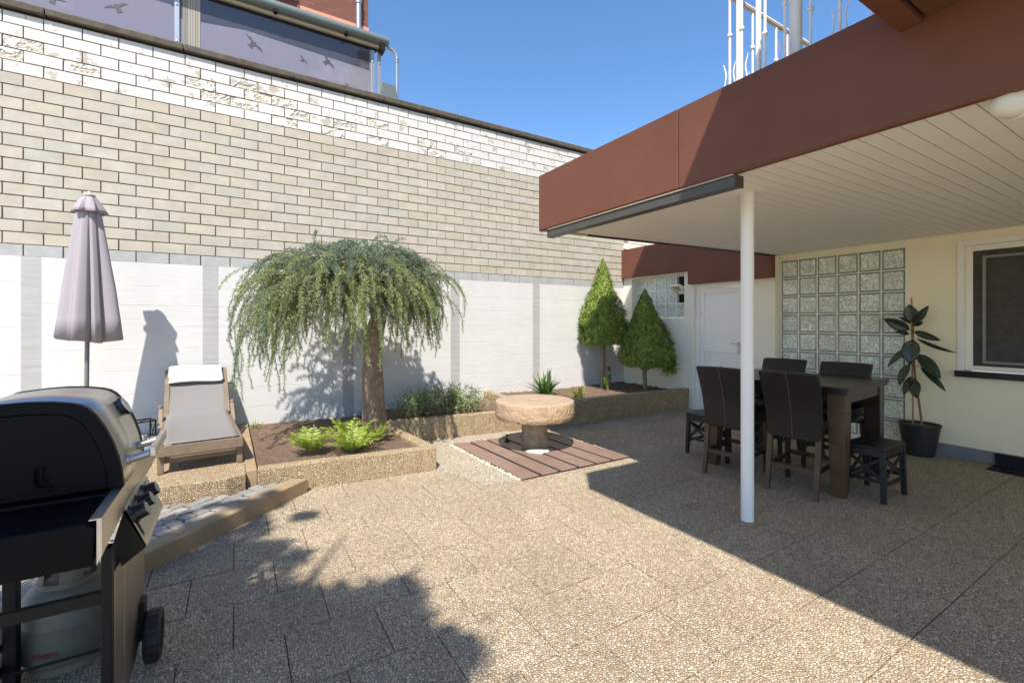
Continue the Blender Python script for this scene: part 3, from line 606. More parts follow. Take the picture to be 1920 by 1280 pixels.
# ================================================================ plank platform and millstone table
dk=thing('plank_platform','square of six brown deck boards let into the paving under the millstone','platform',(2.9,4.25,0))
BL,FL,FR,BR=[Vector(p) for p in PADC]
def q2(u,v): return (BL*(1-u)+BR*u)*(1-v)+(FL*(1-u)+FR*u)*v
b=MB(); b.prism([tuple(q2(*t)) for t in ((0,0),(0,1),(1,1),(1,0))][::1],.0035,.0085); b.build('underlay',m_black,dk,world=True)
for i in range(6):
    u0=i/6+.002; u1=(i+1)/6-.026 if i<5 else .998
    b=MB(); b.prism([tuple(q2(u0,0)),tuple(q2(u0,1)),tuple(q2(u1,1)),tuple(q2(u1,0))],.009,.022+random.uniform(-.001,.001)); b.build('board',m_deck,dk,.003,world=True)
mt=thing('millstone_table','round hewn millstone on a stone pedestal serving as a garden table','table',(2.955,4.365,.02))
b=MB(); n=96
wob=lambda j,i:(.003*math.sin(j*1.7+i)+.004*math.sin(j*.63+2*i)+random.uniform(-.006,.006)) if 2<i<10 else random.uniform(-.003,.003)
prof=[(.0,.345),(.30,.345),(.41,.348),(.438,.352),(.452,.375),(.457,.40),(.458,.425),(.458,.45),(.458,.475),(.457,.50),(.456,.525),(.452,.540)]
b.lathe(prof,n,m=1,cap=False,wob=wob)
top=[(.452,.540),(.446,.5445),(.30,.545),(.085,.545),(.075,.535),(.072,.50),(.0,.50)]
b.lathe(top,n,m=0,cap=False); b.build('millstone',[m_mill,m_mills],mt,smooth=True)
b=MB(); b.lathe([(.158,0),(.156,.02),(.150,.05),(.150,.27),(.153,.30),(.150,.31),(.150,.342)],28,cap=True,wob=lambda j,i:.012*math.sin(j*2.1+i)+random.uniform(-.008,.008)); b.lathe([(.18,.325),(.182,.344)],28); b.build('pedestal',m_ped,mt,smooth=True)
b=MB(); b.lathe([(0,0),(.12,.0),(.125,.012),(.10,.024),(.05,.03),(0,.032)],14,(0,0,0),cap=False,wob=lambda j,i:.2*math.sin(j*1.9)+.1*math.sin(j*3.1))
o=b.build('stone',m_paleStone,smooth=True); o.location=(2.87,4.17,.0225); o.scale=(1,.62,1); o.rotation_euler=(0,0,-.5); tag(o,'flat pale stone lying against the foot of the millstone pedestal','stone')
b=MB(); b.lathe([(.035,0),(.03,.012),(.012,.025),(.007,.05),(.006,.07),(.016,.078),(.016,.086),(0,.09)],12); o=b.build('water_nozzle',m_black,smooth=True); o.location=(2.80,4.73,.0225); tag(o,'small black water nozzle sticking up from the deck boards','nozzle')
# gravel along the platform
b=MB(); ico=bmesh.new(); bmesh.ops.create_icosphere(ico,subdivisions=1,radius=1); IV=[v.co.copy() for v in ico.verts]; IF=[[v.index for v in f.verts] for f in ico.faces]; ico.free()
def stone(b,x,y,z,s):
    sc=Vector((s*random.uniform(.8,1.3),s*random.uniform(.7,1.1),s*random.uniform(.5,.8))); a=random.uniform(0,6.3); ca,sa=math.cos(a),math.sin(a)
    vs=[]
    for v in IV:
        p=Vector((v.x*sc.x,v.y*sc.y,v.z*sc.z))*random.uniform(.9,1.1); vs.append((x+p.x*ca-p.y*sa,y+p.x*sa+p.y*ca,z+p.z))
    b.add(vs,IF)
for i in range(300):
    t=random.random(); p=q2(0,t)+Vector((random.gauss(-.022,.014),0))
    stone(b,p.x,p.y,.010,random.uniform(.006,.011))
for i in range(160):
    t=random.random(); p=q2(1,t)+Vector((random.gauss(.022,.012),0)); stone(b,p.x,p.y,.009,random.uniform(.006,.012))
for i in range(120):
    t=random.random(); p=q2(t,0)+Vector((0,random.gauss(.025,.015))); stone(b,p.x,p.y,.009,random.uniform(.006,.012))
o=b.build('gravel',m_gravel,smooth=True); o['kind']='stuff'
# ================================================================ table, chairs, stools
tb=thing('dining_table','dark brown counter-height wooden table under the canopy','table',(4.73,2.43,0),R(5))
HX,HY=.52,.63
b=MB(); b.box(-HX,-HY,.865,HX,HY,.895); b.box(-HX-.012,-HY-.012,.895,HX+.012,HY+.012,.922); b.build('tabletop',m_espr,tb,.004)
b=MB()
for s in (-1,1): b.box(s*(HX-.05),-HY+.10,.78,s*(HX-.03),HY-.10,.865); b.box(-HX+.10,s*(HY-.05),.78,HX-.10,s*(HY-.03),.865)
b.build('apron',m_espr,tb,.002)
for sx in (-1,1):
    for sy_ in (-1,1):
        b=MB(); cx,cy=sx*(HX-.085),sy_*(HY-.085)
        L=[(.066,.865),(.066,.70),(.060,.45),(.052,.20),(.046,0)]
        for (r1,z1),(r0,z0) in zip(L,L[1:]):
            ox0=sx*(.066-r0)*.55; oy0=sy_*(.066-r0)*.55; ox1=sx*(.066-r1)*.55; oy1=sy_*(.066-r1)*.55
            b.hexa([(cx+ox0-r0,cy+oy0-r0,z0),(cx+ox0+r0,cy+oy0-r0,z0),(cx+ox0+r0,cy+oy0+r0,z0),(cx+ox0-r0,cy+oy0+r0,z0)],[(cx+ox1-r1,cy+oy1-r1,z1),(cx+ox1+r1,cy+oy1-r1,z1),(cx+ox1+r1,cy+oy1+r1,z1),(cx+ox1-r1,cy+oy1+r1,z1)])
        b.build('leg',m_espr if sx>0 else m_esprl,tb,.004)
def chair(label,loc,rz):
    """counter chair; local +x is where the sitter faces, the back stands at x=-.2"""
    t=thing('counter_chair',label,'chair',loc,rz,'leather counter chairs round the table')
    w=.205
    b=MB(); b.box(-.17,-w-.01,.55,.24,w+.01,.64); b.build('seat',m_lea,t,.022)
    b=MB()
    n=10
    def back(off):
        P=[]
        for i in range(n+1):
            u=i/n; z=.46+.58*u; x=-.175-.10*u-.05*u*u+.02*math.sin(u*3.1)
            P.append((x+off,z))
        return P
    A=back(-.03); B=back(.035)
    vs=[];m=8
    def wd(z): return w+.005+.018*(z-.46)/.58
    prof=A+B[::-1]
    for j in range(m+1):
        v=-1+2*j/m; bul=.012*(1-v*v)
        for i,(x,z) in enumerate(prof):
            vs.append((x-(bul if i<=n else -bul*.4),v*wd(z),z+(.006*(1-v*v) if i in (n,n+1) else 0)))
    k=len(prof); fs=[(j*k+i,j*k+(i+1)%k,(j+1)*k+(i+1)%k,(j+1)*k+i) for j in range(m) for i in range(k)]
    fs+=[tuple(range(k))[::-1],tuple(range(m*k,(m+1)*k))]
    b.add(vs,fs); bk=b.build('backrest',m_lea,t,.012,smooth=True)
    b=MB(); b.tube([(x-.013,0,z) for x,z in A[:]]+[(B[-1][0]-.03,0,B[-1][1]+.009),(B[-1][0],0,B[-1][1]+.008)],.0026,5); b.build('seam',m_seam,bk)
    for s in (-1,1):
        b=MB(); y=s*(w-.018)
        b.bar((-.255,y,0),(-.205,y,.30),.036,.036,.040,.042,up=(0,1,0)); b.bar((-.205,y,.30),(-.18,y,.56),.040,.042,.040,.042,up=(0,1,0)); b.build('leg',m_esprl,t,.003)
        b=MB(); b.bar((.215,y,0),(.21,y,.55),.034,.034,.044,.044,up=(0,1,0)); b.build('leg',m_espr,t,.003)
        b=MB(); b.box(-.20,y-.010,.20,.21,y+.010,.235); b.build('stretcher',m_espr,t,.002)
    b=MB(); b.box(-.229,-w+.03,.20,-.205,w-.03,.24); b.build('stretcher',m_esprl,t,.002)
    b=MB(); b.box(.20,-w+.03,.23,.222,w-.03,.27); b.build('stretcher',m_espr,t,.002)
    b=MB(); b.box(-.17,-w,.51,.23,w,.55); b.build('seat_frame',m_espr,t,.003)
    return t
c0=chair('dark leather counter chair, its tan-seamed back just right of the white post',(4.285,2.115,0),R(8))
dup(c0,(4.17,2.66,0),R(8),'dark leather counter chair, its back partly hidden behind the white post')
dup(c0,(5.09,2.83,0),R(184),'dark leather counter chair beyond the table, next to the annex door pillar')
dup(c0,(5.13,2.23,0),R(184),'dark leather counter chair beyond the table, nearest the rubber plant')
def stool(label,loc,rz):
    t=thing('wooden_stool',label,'stool',loc,rz,'black wooden stools at the table ends')
    hx,hy=.195,.125
    b=MB(); b.box(-hx-.02,-hy-.02,.425,hx+.02,hy+.02,.447); b.build('seat',m_blk,t,.006)
    b=MB()
    for s in (-1,1): b.box(-hx,s*hy-.01,.365,hx,s*hy+.01,.425); b.box(s*hx-.01,-hy+.011,.365,s*hx+.01,hy-.011,.425)
    b.build('apron',m_blk,t,.002)
    for sx in (-1,1):
        for s in (-1,1):
            b=MB(); b.bar((sx*(hx+.008),s*(hy+.008),0),(sx*(hx-.004),s*(hy-.004),.424),.034,.034,.040,.040,up=(0,1,0)); b.build('leg',m_blk,t,.003)
    for s in (-1,1):
        b=MB(); y=s*hy; b.bar((-hx,y,.14),(hx,y,.14),.02,.028); b.bar((-hx,y,.16),(hx,y,.36),.012,.028); b.bar((-hx,y,.36),(hx,y,.16),.010,.028); b.build('cross_brace',m_blk,t,.002)
        b=MB(); x=s*hx; b.bar((x,-hy,.17),(x,hy,.17),.02,.028); b.bar((x,-hy,.18),(x,hy,.36),.012,.024); b.bar((x,-hy,.36),(x,hy,.18),.010,.024); b.build('cross_brace',m_blk,t,.002)
    return t
s0=stool('black wooden stool with crossed braces, fully in view beside the rubber plant',(4.655,1.71,0),R(0))
dup(s0,(4.56,3.24,0),R(4),'black wooden stool peeping out behind the far end of the table by the corner bed')
# ================================================================ rubber plant, floor grate
rp=thing('rubber_plant','tall rubber plant tied to a cane in a black woven pot','potted plant',(6.475,1.97,0))
b=MB(); b.lathe([(0,.0),(.125,.0),(.13,.01),(.178,.325),(.185,.33),(.185,.345),(.170,.345),(.165,.31),(0,.31)],40,cap=False); pt=b.build('pot',m_pot,rp,smooth=True)
b=MB(); b.lathe([(0,.318),(.164,.316)],24,cap=False); b.build('soil',m_soil,pt)
def W2(px,z): return px
b=MB(); b.tube([(0,.055,.31),(0,.062,1.10),(0,.068,1.74)],.0085,8); b.build('cane',m_cane,rp,smooth=True)
b=MB(); b.tube([(0,-.025,.31),(0,.0,.55),(0,.035,.85),(0,.052,1.1),(0,.052,1.45),(0,.052,1.50)],[.012,.011,.010,.009,.007,.005],8); b.build('stem',m_stem,rp,smooth=True)
def bigleaf(p,tip,wid,curl=.03,tilt=0,nrm=(-1,0,.25)):
    p=Vector(p); tip=Vector(tip); d=tip-p; l=d.length; d.normalize(); n=Vector(nrm); n=(n-d*n.dot(d)).normalized(); s=d.cross(n)
    if tilt: q=Matrix.Rotation(tilt,3,d); n=q@n; s=q@s
    def fn(u,v):
        ww=wid*math.sin(math.pi*min(1,u**.8))**.75*(1 if u<.97 else .3); vv=(v-.5)*2
        return p+d*(l*u)+s*(ww*.5*vv)+n*(-.12*wid*(1-abs(vv))-curl*l*4*(u-.5)**2*1.0)
    b=MB(); b.grid(fn,12,6); b.build('leaf',m_ficus,rp,smooth=True,solid=.003)
S=lambda y,z:(0,y,z)
for (y0,z0),(y1,z1),wd_,tl,xo in [((.05,1.47),(.075,1.66),.15,.2,-.05),((.04,1.45),(-.09,1.64),.09,.5,-.04),((.06,1.45),(.20,1.53),.05,.4,.05),((.03,1.42),(-.06,1.47),.06,.9,-.1),
    ((.07,1.38),(.29,1.50),.14,-.3,-.1),((.06,1.34),(.17,1.36),.09,.7,-.14),((.03,1.36),(-.20,1.27),.09,.3,-.1),((.03,1.27),(-.29,1.13),.07,1.0,.0),((.05,1.27),(.055,1.00),.19,0,-.10),
    ((.09,1.18),(.27,.96),.11,.5,-.08),((.0,1.12),(-.20,.87),.15,-.6,-.06),((-.03,.98),(-.24,.74),.09,-.7,-.06),((.08,1.00),(.16,.76),.15,.6,-.10),((.06,.86),(-.02,.64),.15,-.6,-.12),((.05,.84),(.11,.66),.12,.5,-.11)]:
    b=MB(); b.tube([(0,.05,z0-.02),(xo*.5,(y0+.05)/2,z0),(xo*.6,y0,z0)],.0035,6); b.build('leaf_stalk',m_stem,rp,smooth=True)
    bigleaf((xo*.6,y0,z0),(xo,y1,z1),wd_*.88,.05,tl)
b=MB(); b.box(6.36,.75,.0045,6.64,1.42,.012)
for i in range(20): b.box(6.37,.77+i*.0325,.0125,6.63,.785+i*.0325,.02)
b.box(6.645,.9,.02,6.668,1.42,.125)
tag(b.build('floor_grate',m_gblk2),'dark slatted floor grate against the plinth under the window','grate')
# ================================================================ parasol, lounger
pa=thing('parasol','closed mauve garden parasol standing by the white wall','parasol',(-1.235,5.93,.2))
b=MB(); b.tube([(-.012,0,0),(.0,0,1.2),(.012,0,2.45)],.0185,14); b.build('pole',m_pole,pa,smooth=True)
b=MB(); b.lathe([(0,0),(.24,0),(.25,.03),(.24,.06),(.05,.075),(.04,.25),(0,.25)],28,(-.012,0,0),cap=False); b.build('base',m_pole,pa,smooth=True)
b=MB(); n=128
def folds(j,z):
    t=2*math.pi*j/n
    return 1+(.17*math.cos(4*t+.6)+.07*math.cos(7*t+1.2)+.02*math.sin(13*t)-.30*math.exp(-((t-4.95)/.10)**2)-.22*math.exp(-((t-5.62)/.10)**2)-.2*math.exp(-((t-4.2)/.12)**2))*min(1,.3+z)
vs=[];ks=[]
prof=[(1.10,.240),(1.3,.219),(1.6,.187),(1.9,.152),(2.15,.122),(2.32,.099),(2.40,.083)]
for i,(z,r) in enumerate(prof):
    for j in range(n):
        t=2*math.pi*j/n; f=folds(j,(2.4-z)*.9)
        zz=z-(.03*math.sin(t*1.0+2.5) if i==0 else 0)+(.010*math.cos(4*t+.6) if i==0 else 0)
        vs.append((.008+r*f*.92*math.cos(t)*1.0,r*f*.75*math.sin(t),zz))
b.add(vs,[(i*n+j,i*n+(j+1)%n,(i+1)*n+(j+1)%n,(i+1)*n+j) for i in range(len(prof)-1) for j in range(n)])
b.build('canopy',m_umb,pa,smooth=True,solid=.003)
b=MB(); b.lathe([(.122,2.325),(.104,2.37),(.080,2.43),(.048,2.48),(.0,2.492)],48,(.012,0,0),cap=False,wob=lambda j,i:(.16*math.cos(6*2*math.pi*j/48+.4)+.05*math.cos(13*2*math.pi*j/48))*(1.1-i*.25)); b.build('top_vent',m_umb,pa,smooth=True,solid=.003)
b=MB(); b.lathe([(.05,2.492),(.052,2.50),(.012,2.508),(.010,2.535),(0,2.54)],16,(.012,0,0)); b.build('finial',m_trimw,pa,smooth=True)
b=MB()
for k in range(8):
    t=k*math.pi/4+.2; b.tube([(.05*math.cos(t),.04*math.sin(t),1.9),(.09*math.cos(t),.07*math.sin(t),1.09)],.008,6)
b.build('rib_tips',m_gblk2,pa)
# lounger, its own axis runs away from the viewer and slightly left
lg=thing('sun_lounger','teak sun lounger with grey sling, backrest raised, on the terrace','sun lounger',(-.25,4.72,.205),R(4.6))
LW=.305; ZS=.235
for s in (-1,1):
    b=MB(); b.box(s*LW-.019*(1+s)+0,0,ZS-.075,s*LW+.019*(1-s),1.95,ZS-.005); b.build('side_rail',m_teak,lg,.004)
    for y in (.02,1.75):
        b=MB(); b.box(s*LW-(.045 if s>0 else 0),y,0,s*LW+(.045 if s<0 else 0),y+.05,ZS-.076); b.build('leg',m_teak,lg,.004)
    b=MB(); b.bar((s*(LW-.03),1.27,ZS+.02),(s*(LW-.035),1.73,ZS+.475),.03,.045,up=(1,0,0)); b.build('back_rail',m_teak,lg,.003)
    b=MB(); b.bar((s*(LW+.016),1.12,ZS-.06),(s*(LW+.016),1.36,ZS+.10),.02,.035,up=(1,0,0)); b.lathe([(0,-.02),(.022,-.016),(.024,.0),(.016,.02),(0,.024)],10,(s*(LW+.02),1.38,ZS+.12)); b.build('support_arm',m_teak,lg,.002)
b=MB(); b.box(-LW,-.022,ZS-.085,LW,-.001,ZS+.0); b.build('end_rail',m_teak,lg,.003)
b=MB(); b.box(-LW+.046,.06,ZS-.16,LW-.046,.08,ZS-.10); b.build('cross_rail',m_teak,lg,.003)
b=MB()
def sl(u,v):
    x=(v-.5)*2*(LW-.03); sag=-.03*math.sin(math.pi*v)**.6
    if u<.66: t=u/.66; return (x,.0+1.27*t,ZS+.012+sag*math.sin(math.pi*min(1,t*1.02))+.014*t)
    t=(u-.66)/.34; return (x,1.27+.46*t,ZS+.03+.445*t+sag*.6*math.sin(math.pi*t)+.004*math.sin(9*t))
b.grid(sl,34,12); b.build('sling',m_sling,lg,smooth=True,solid=.006)
b=MB()
def tw(u,v):
    a=2*math.pi*u; c=Vector((0,1.645,ZS+.422)); d=Vector((0,.715,.70)); n=Vector((0,-.70,.715))
    p=c+d*(.115*math.copysign(abs(math.cos(a))**.6,math.cos(a)))+n*(.015*math.copysign(abs(math.sin(a))**.7,math.sin(a))+.018)
    return (-.255+.50*v+.006*math.sin(a*3+v*7),p.y+.004*math.sin(v*9+a),p.z+.006*math.sin(v*5))
b.grid(tw,28,16); b.v+= []; 
o=b.build('folded_towel',m_towel,smooth=True,solid=.012); o.location=lg.location; o.rotation_euler=lg.rotation_euler; tag(o,'thick white towel folded over the head of the lounger','towel')
ln=thing('wire_lantern','small black wire lantern between the grill and the lounger','lantern',(-.80,5.86,.2),.4)
b=MB()
for x in (-.08,.08):
    for y in (-.08,.08): b.bar((x,y,0),(x,y,.27),.012,.012)
    b.bar((x,-.08,.0),(x,.08,.27),.006,.006); b.bar((x,.08,.0),(x,-.08,.27),.006,.006)
for z in (.006,.27):
    for s in (-.08,.08): b.bar((-.086,s,z),(.086,s,z),.012,.012); b.bar((s,-.074,z),(s,.074,z),.012,.012)
    b.bar((-.08,-.08,z),(.08,.08,z),.006,.006) if z>.1 else None
b.build('frame',m_gblk2,ln); b=MB(); b.lathe([(.03,.012),(.03,.12),(0,.122)],12); b.build('candle',m_towel,ln,smooth=True)
# ================================================================ grill
XG=-.35
m_inoxd=M('dull_bronze_stainless',(.34,.30,.25),.42,metal=1,var=(5,.2))
gr=thing('gas_grill','black gas grill with stainless lid and three knobs at the left edge','grill',(-.6,2.4,0))
G=lambda b,n,m,p=gr,**k: b.build(n,m,p,world=True,**k)
lid=[(-.87,.86),(-.885,.95),(-.87,1.05),(-.82,1.13),(-.74,1.178),(-.653,1.188),(-.595,1.190),(-.536,1.186),(-.486,1.177),(-.461,1.168),(-.441,1.152),(-.422,1.125),(-.398,1.08),(-.378,1.029),(-.363,.974),(-.354,.923),(-.349,.868)]
YA,YB=2.12,2.57
b=MB(); n=len(lid)
b.add([(p[0],y,p[1]) for p in lid for y in (YA+.025,YB-.02)],[(2*i,2*i+2,2*i+3,2*i+1) for i in range(n-1)])
ld=G(b,'lid',m_inox,smooth=True,solid=.003)
c=Vector((-.61,.90))
def cap(y0,y1,y2,nm):
    b=MB(); ins=[((p[0]-c.x)*.965+c.x,(p[1]-c.y)*.965+c.y) for p in lid]; out=[((p[0]-c.x)*1.012+c.x,(p[1]-c.y)*1.012+c.y) for p in lid]; in2=[((p[0]-c.x)*.86+c.x,(p[1]-c.y)*.88+c.y) for p in lid]
    in3=[((p[0]-c.x)*.84+c.x,(p[1]-c.y)*.86+c.y) for p in lid]
    v=[(x,y1,z) for x,z in out]+[(x,y0+.004,z) for x,z in out]+[(x,y0,z) for x,z in ins]+[(x,y0,z) for x,z in in2]+[(x,y0+.008,z) for x,z in in3]
    fs=[(r*n+i,r*n+i+1,(r+1)*n+i+1,(r+1)*n+i) for r in range(4) for i in range(n-1)]+[tuple(range(4*n,5*n))]
    b.add(v,fs); return G(b,nm,m_gblk,ld,smooth=True)
cap(YA,YA+.03,0,'end_cap'); cap(YB+.005,YB-.025,0,'end_cap')
b=MB(); b.tube([(-.575,YA-.003,.97),(-.575,YA-.004,.925),(-.565,YA-.004,.905),(-.545,YA-.004,.90),(-.53,YA-.003,.902)],.006,6); b.tube([(-.555,YA-.003,.975),(-.555,YA-.004,.93),(-.545,YA-.004,.92)],.003,6); G(b,'embossing',m_gblk,ld,smooth=True)
ny=Vector((.155,0,-.06)).normalized()
def lidnormal(x0,z0,x1,z1): d=Vector((x1-x0,0,z1-z0)).normalized(); return Vector((-d.z,0,d.x))*-1
nn=lidnormal(-.398,1.08,-.422,1.125); 
b=MB(); cth=Vector((-.412,2.45,1.105)); b.disc(cth-nn*.005 if nn.x<0 else cth,Vector((.88,0,.47)),.034,.012,20); b.disc(cth+Vector((.88,0,.47))*.012,Vector((.88,0,.47)),.040,.012,20); th=G(b,'thermometer',m_knob,ld,smooth=True)
b=MB(); b.disc(cth+Vector((.88,0,.47))*.0245,Vector((.88,0,.47)),.035,.002,20); G(b,'dial',m_trimw,th)
b=MB()
for y in (2.235,2.475):
    b.tube([(-.365,y,.935),(-.34,y,.940),(-.30,y,.950),(-.268,y,.962)],[.0145,.0135,.0145,.014],12); b.tube([(-.352,y,.937),(-.343,y,.939)],.019,12)
h=G(b,'handle',m_alu,ld,smooth=True)
b=MB(); b.box(-.283,2.20,.945,-.262,2.52,.985); G(b,'grip',m_inox,h,bevel=.005)
# firebox under the lid
b=MB(); b.extrude([(-.86,.855),(-.80,.66),(-.44,.66),(-.36,.78),(-.352,.855)],'y',YA+.002,YB); G(b,'firebox',m_gblk,bevel=.01)
# side shelves
for y0,y1 in ((1.845,2.115),(2.58,3.0)):
    b=MB(); b.extrude([(-.87,.715),(XG-.022,.715),(XG-.015,.83),(XG-.04,.848),(-.85,.848),(-.87,.83)],'y',y0,y1); s=G(b,'side_shelf',m_gblk,bevel=.008)
# stainless fascia strip and knob panel
b=MB(); b.box(XG-.012,1.838,.770,XG,3.02,.858); b.hexa([(XG-.012,1.838,.72),(XG,1.838,.745),(XG,2.157,.770),(XG-.012,2.157,.770)],[(XG-.012,1.838,.7702),(XG,1.838,.7702),(XG,2.157,.7702),(XG-.012,2.157,.7702)]); b.box(XG-.03,1.838,.858,XG,3.02,.862); G(b,'front_trim',m_inox,bevel=.002)
b=MB(); pA,pB=(XG,.785),(-.283,.625)
b.add([(pA[0]+.001,2.157,pA[1]),(pA[0]+.001,2.60,pA[1]),(pB[0],2.60,pB[1]),(pB[0],2.157,pB[1]),(XG-.02,2.157,pA[1]-.02),(XG-.02,2.60,pA[1]-.02),(XG-.02,2.60,pB[1]),(XG-.02,2.157,pB[1])],[(0,1,2,3)[::-1],(1,5,6,2)[::-1]])
cp=G(b,'control_panel',m_inox)
b=MB(); b.add([(XG+.0125,2.185,.762),(XG+.0125,2.57,.762),(-.290,2.57,.650),(-.290,2.185,.650)],[(3,2,1,0)]); b.v=[(x+.003,y,z+.0015) for x,y,z in b.v]; G(b,'panel_inlay',M('pale_metal_inlay',(.62,.60,.54),.35,metal=.6),cp)
kn_=Vector((.16,0,.067)).normalized()
for y in (2.20,2.32,2.45):
    p=Vector((-.331,y,.738)); b=MB(); b.disc(p,kn_,.040,.012,20,r2=.034); b.disc(p+kn_*.012,kn_,.0300,.034,20,r2=.028); k=G(b,'knob',m_knob,cp,smooth=True)
    b=MB(); b.disc(p+kn_*.0462,kn_,.025,.002,20); G(b,'knob_cap',m_alu,k,smooth=True)
b=MB(); b.extrude([(XG-.03,.66),(XG-.002,.765),(-.287,.622),(XG-.03,.55)],'y',2.158,2.60); G(b,'panel_bracket',m_gblk2)
# cart
b=MB(); b.bar((-.372,2.035,.0),(-.372,2.035,.70),.045,.028,up=(1,0,0)); G(b,'front_leg',m_gblk2,bevel=.003)
b=MB(); b.bar((-.81,2.035,.0),(-.81,2.035,.70),.045,.03,up=(1,0,0)); G(b,'rear_leg',m_gblk2,bevel=.003)
b=MB(); b.bar((-.755,2.555,.02),(-.755,2.555,.70),.05,.04,up=(1,0,0)); G(b,'rear_leg',m_gblk2,bevel=.003)
b=MB(); b.box(XG-.022,2.052,.05,XG-.006,2.20,.60); b.hexa([(XG-.022,2.203,.05),(XG-.004,2.203,.05),(XG-.004,2.63,.09),(XG-.022,2.63,.09)],[(XG-.022,2.203,.60),(XG-.004,2.203,.60),(XG-.004,2.63,.48),(XG-.022,2.63,.48)]); G(b,'front_panel',m_inoxd,bevel=.004)
b=MB(); b.bar((-.81,2.03,.535),(-.375,2.03,.535),.025,.04); b.bar((-.81,2.03,.10),(-.375,2.03,.10),.025,.035); b.bar((-.80,2.66,.13),(-.38,2.66,.13),.03,.03); b.bar((-.80,2.05,.12),(-.78,2.66,.12),.03,.03); b.bar((-.81,2.06,.52),(-.78,2.62,.14),.02,.02); G(b,'frame_rail',m_gblk2,bevel=.002)
b=MB(); b.box(-.37,2.48,.10,-.335,2.56,.26); G(b,'wheel_bracket',m_gblk2,bevel=.003)
for x,y in ((-.305,2.50),(-.87,2.60)):
    b=MB(); n=44; prof=[(.060,-.026),(.092,-.028),(.101,-.022),(.103,-.010),(.103,.010),(.101,.022),(.092,.028),(.060,.026)]
    vs=[]
    for i,(r,a) in enumerate(prof):
        for j in range(n):
            t=2*math.pi*j/n; rr=r+(.0025 if (j%2 and 1<i<6) else 0); vs.append((x+a,y+rr*math.cos(t),.104+rr*math.sin(t)))
    k=len(prof); b.add(vs,[(i*n+j,i*n+(j+1)%n,(i+1)%k*n+(j+1)%n,(i+1)%k*n+j) for i in range(k) for j in range(n)])
    wh=G(b,'wheel',m_tyre)
    b=MB(); b.disc((x-.022,y,.104),(1,0,0),.061,.044,24); b.disc((x-.045,y,.104),(1,0,0),.012,.02,10); G(b,'hub',m_gblk2,wh)
b=MB(); b.tube([(-.9,2.5,.104),(-.335,2.5,.104)],.006,8); G(b,'axle',m_gblk2)
# gas bottle inside the cart
tk=thing('gas_bottle','rust-marked dirty white gas bottle under the grill','gas bottle',(-.62,2.70,0))
tk.scale=(1,1,.82)
b=MB(); b.lathe([(.11,.0),(.125,.002),(.125,.04),(.13,.045),(.150,.075),(.153,.10),(.153,.245),(.1545,.248),(.1545,.255),(.153,.258),(.153,.33),(.147,.365),(.128,.40),(.095,.425),(.05,.437),(0,.44)],40); b.build('tank_body',m_tank,tk,smooth=True)
b=MB()
for a0,a1 in ((-.25,.9),(1.5,2.3),(2.9,4.0),(4.6,5.4)):
    m=8
    for i in range(m):
        t0=a0+(a1-a0)*i/m; t1=a0+(a1-a0)*(i+1)/m
        b.hexa([(.098*math.cos(t0),.098*math.sin(t0),.42),(.101*math.cos(t0),.101*math.sin(t0),.42),(.101*math.cos(t1),.101*math.sin(t1),.42),(.098*math.cos(t1),.098*math.sin(t1),.42)],[(.092*math.cos(t0),.092*math.sin(t0),.50),(.095*math.cos(t0),.095*math.sin(t0),.50),(.095*math.cos(t1),.095*math.sin(t1),.50),(.092*math.cos(t1),.092*math.sin(t1),.50)])
b.lathe([(.089,.50),(.089,.515),(.098,.515),(.098,.50),(.089,.50)],32,cap=False); b.lathe([(.097,.41),(.097,.446),(.102,.446),(.102,.41),(.097,.41)],32,cap=False); b.build('collar',m_tank,tk)
b=MB(); b.lathe([(.02,.435),(.02,.47),(.03,.475),(.03,.495),(0,.50)],12); b.tube([(0,0,.465),(.05,.02,.465)],.012,8); b.build('valve',m_alu,tk,smooth=True)
b=MB(); P=[]; m=14
b.add([(.1538*math.cos(4.15+.55*k/m),.1538*math.sin(4.15+.55*k/m),z+.0012*math.sin(k*2.3)) for k in range(m+1) for z in (.128,.146)],[(2*k,2*k+2,2*k+3,2*k+1) for k in range(m)]); b.build('rust_streak',M('rust',(.16,.055,.02),.9,var=(40,.5)),tk)
# ================================================================ weeping larch
la=thing('weeping_tree','weeping blue-green conifer with drooping needled branches and scaly trunk','tree',(1.43,5.53,.18))
b=MB(); tp=[(1.43,5.53,.10),(1.428,5.53,.24),(1.415,5.525,.5),(1.395,5.52,.85),(1.40,5.51,1.15),(1.43,5.49,1.4),(1.49,5.46,1.62),(1.58,5.43,1.85),(1.63,5.40,2.0),(1.60,5.38,2.1)]
tr=[.175,.145,.125,.118,.108,.10,.092,.082,.065,.045]
import mathutils.noise as mn
pts=[Vector(p) for p in tp]; fine=[];fr=[]
for i in range(len(pts)-1):
    for k in range(5): fine.append(pts[i].lerp(pts[i+1],k/5)); fr.append((tr[i]*(1-k/5)+tr[i+1]*k/5)*random.uniform(.96,1.04))
b.tube(fine,fr,20); b.v=[tuple(Vector(v)+mn.noise_vector(Vector(v)*14)*.012) for v in b.v]
b.build('trunk',m_bark,la,smooth=True,world=True)
CX,CY=1.20,5.38; limbs=[]
b=MB()
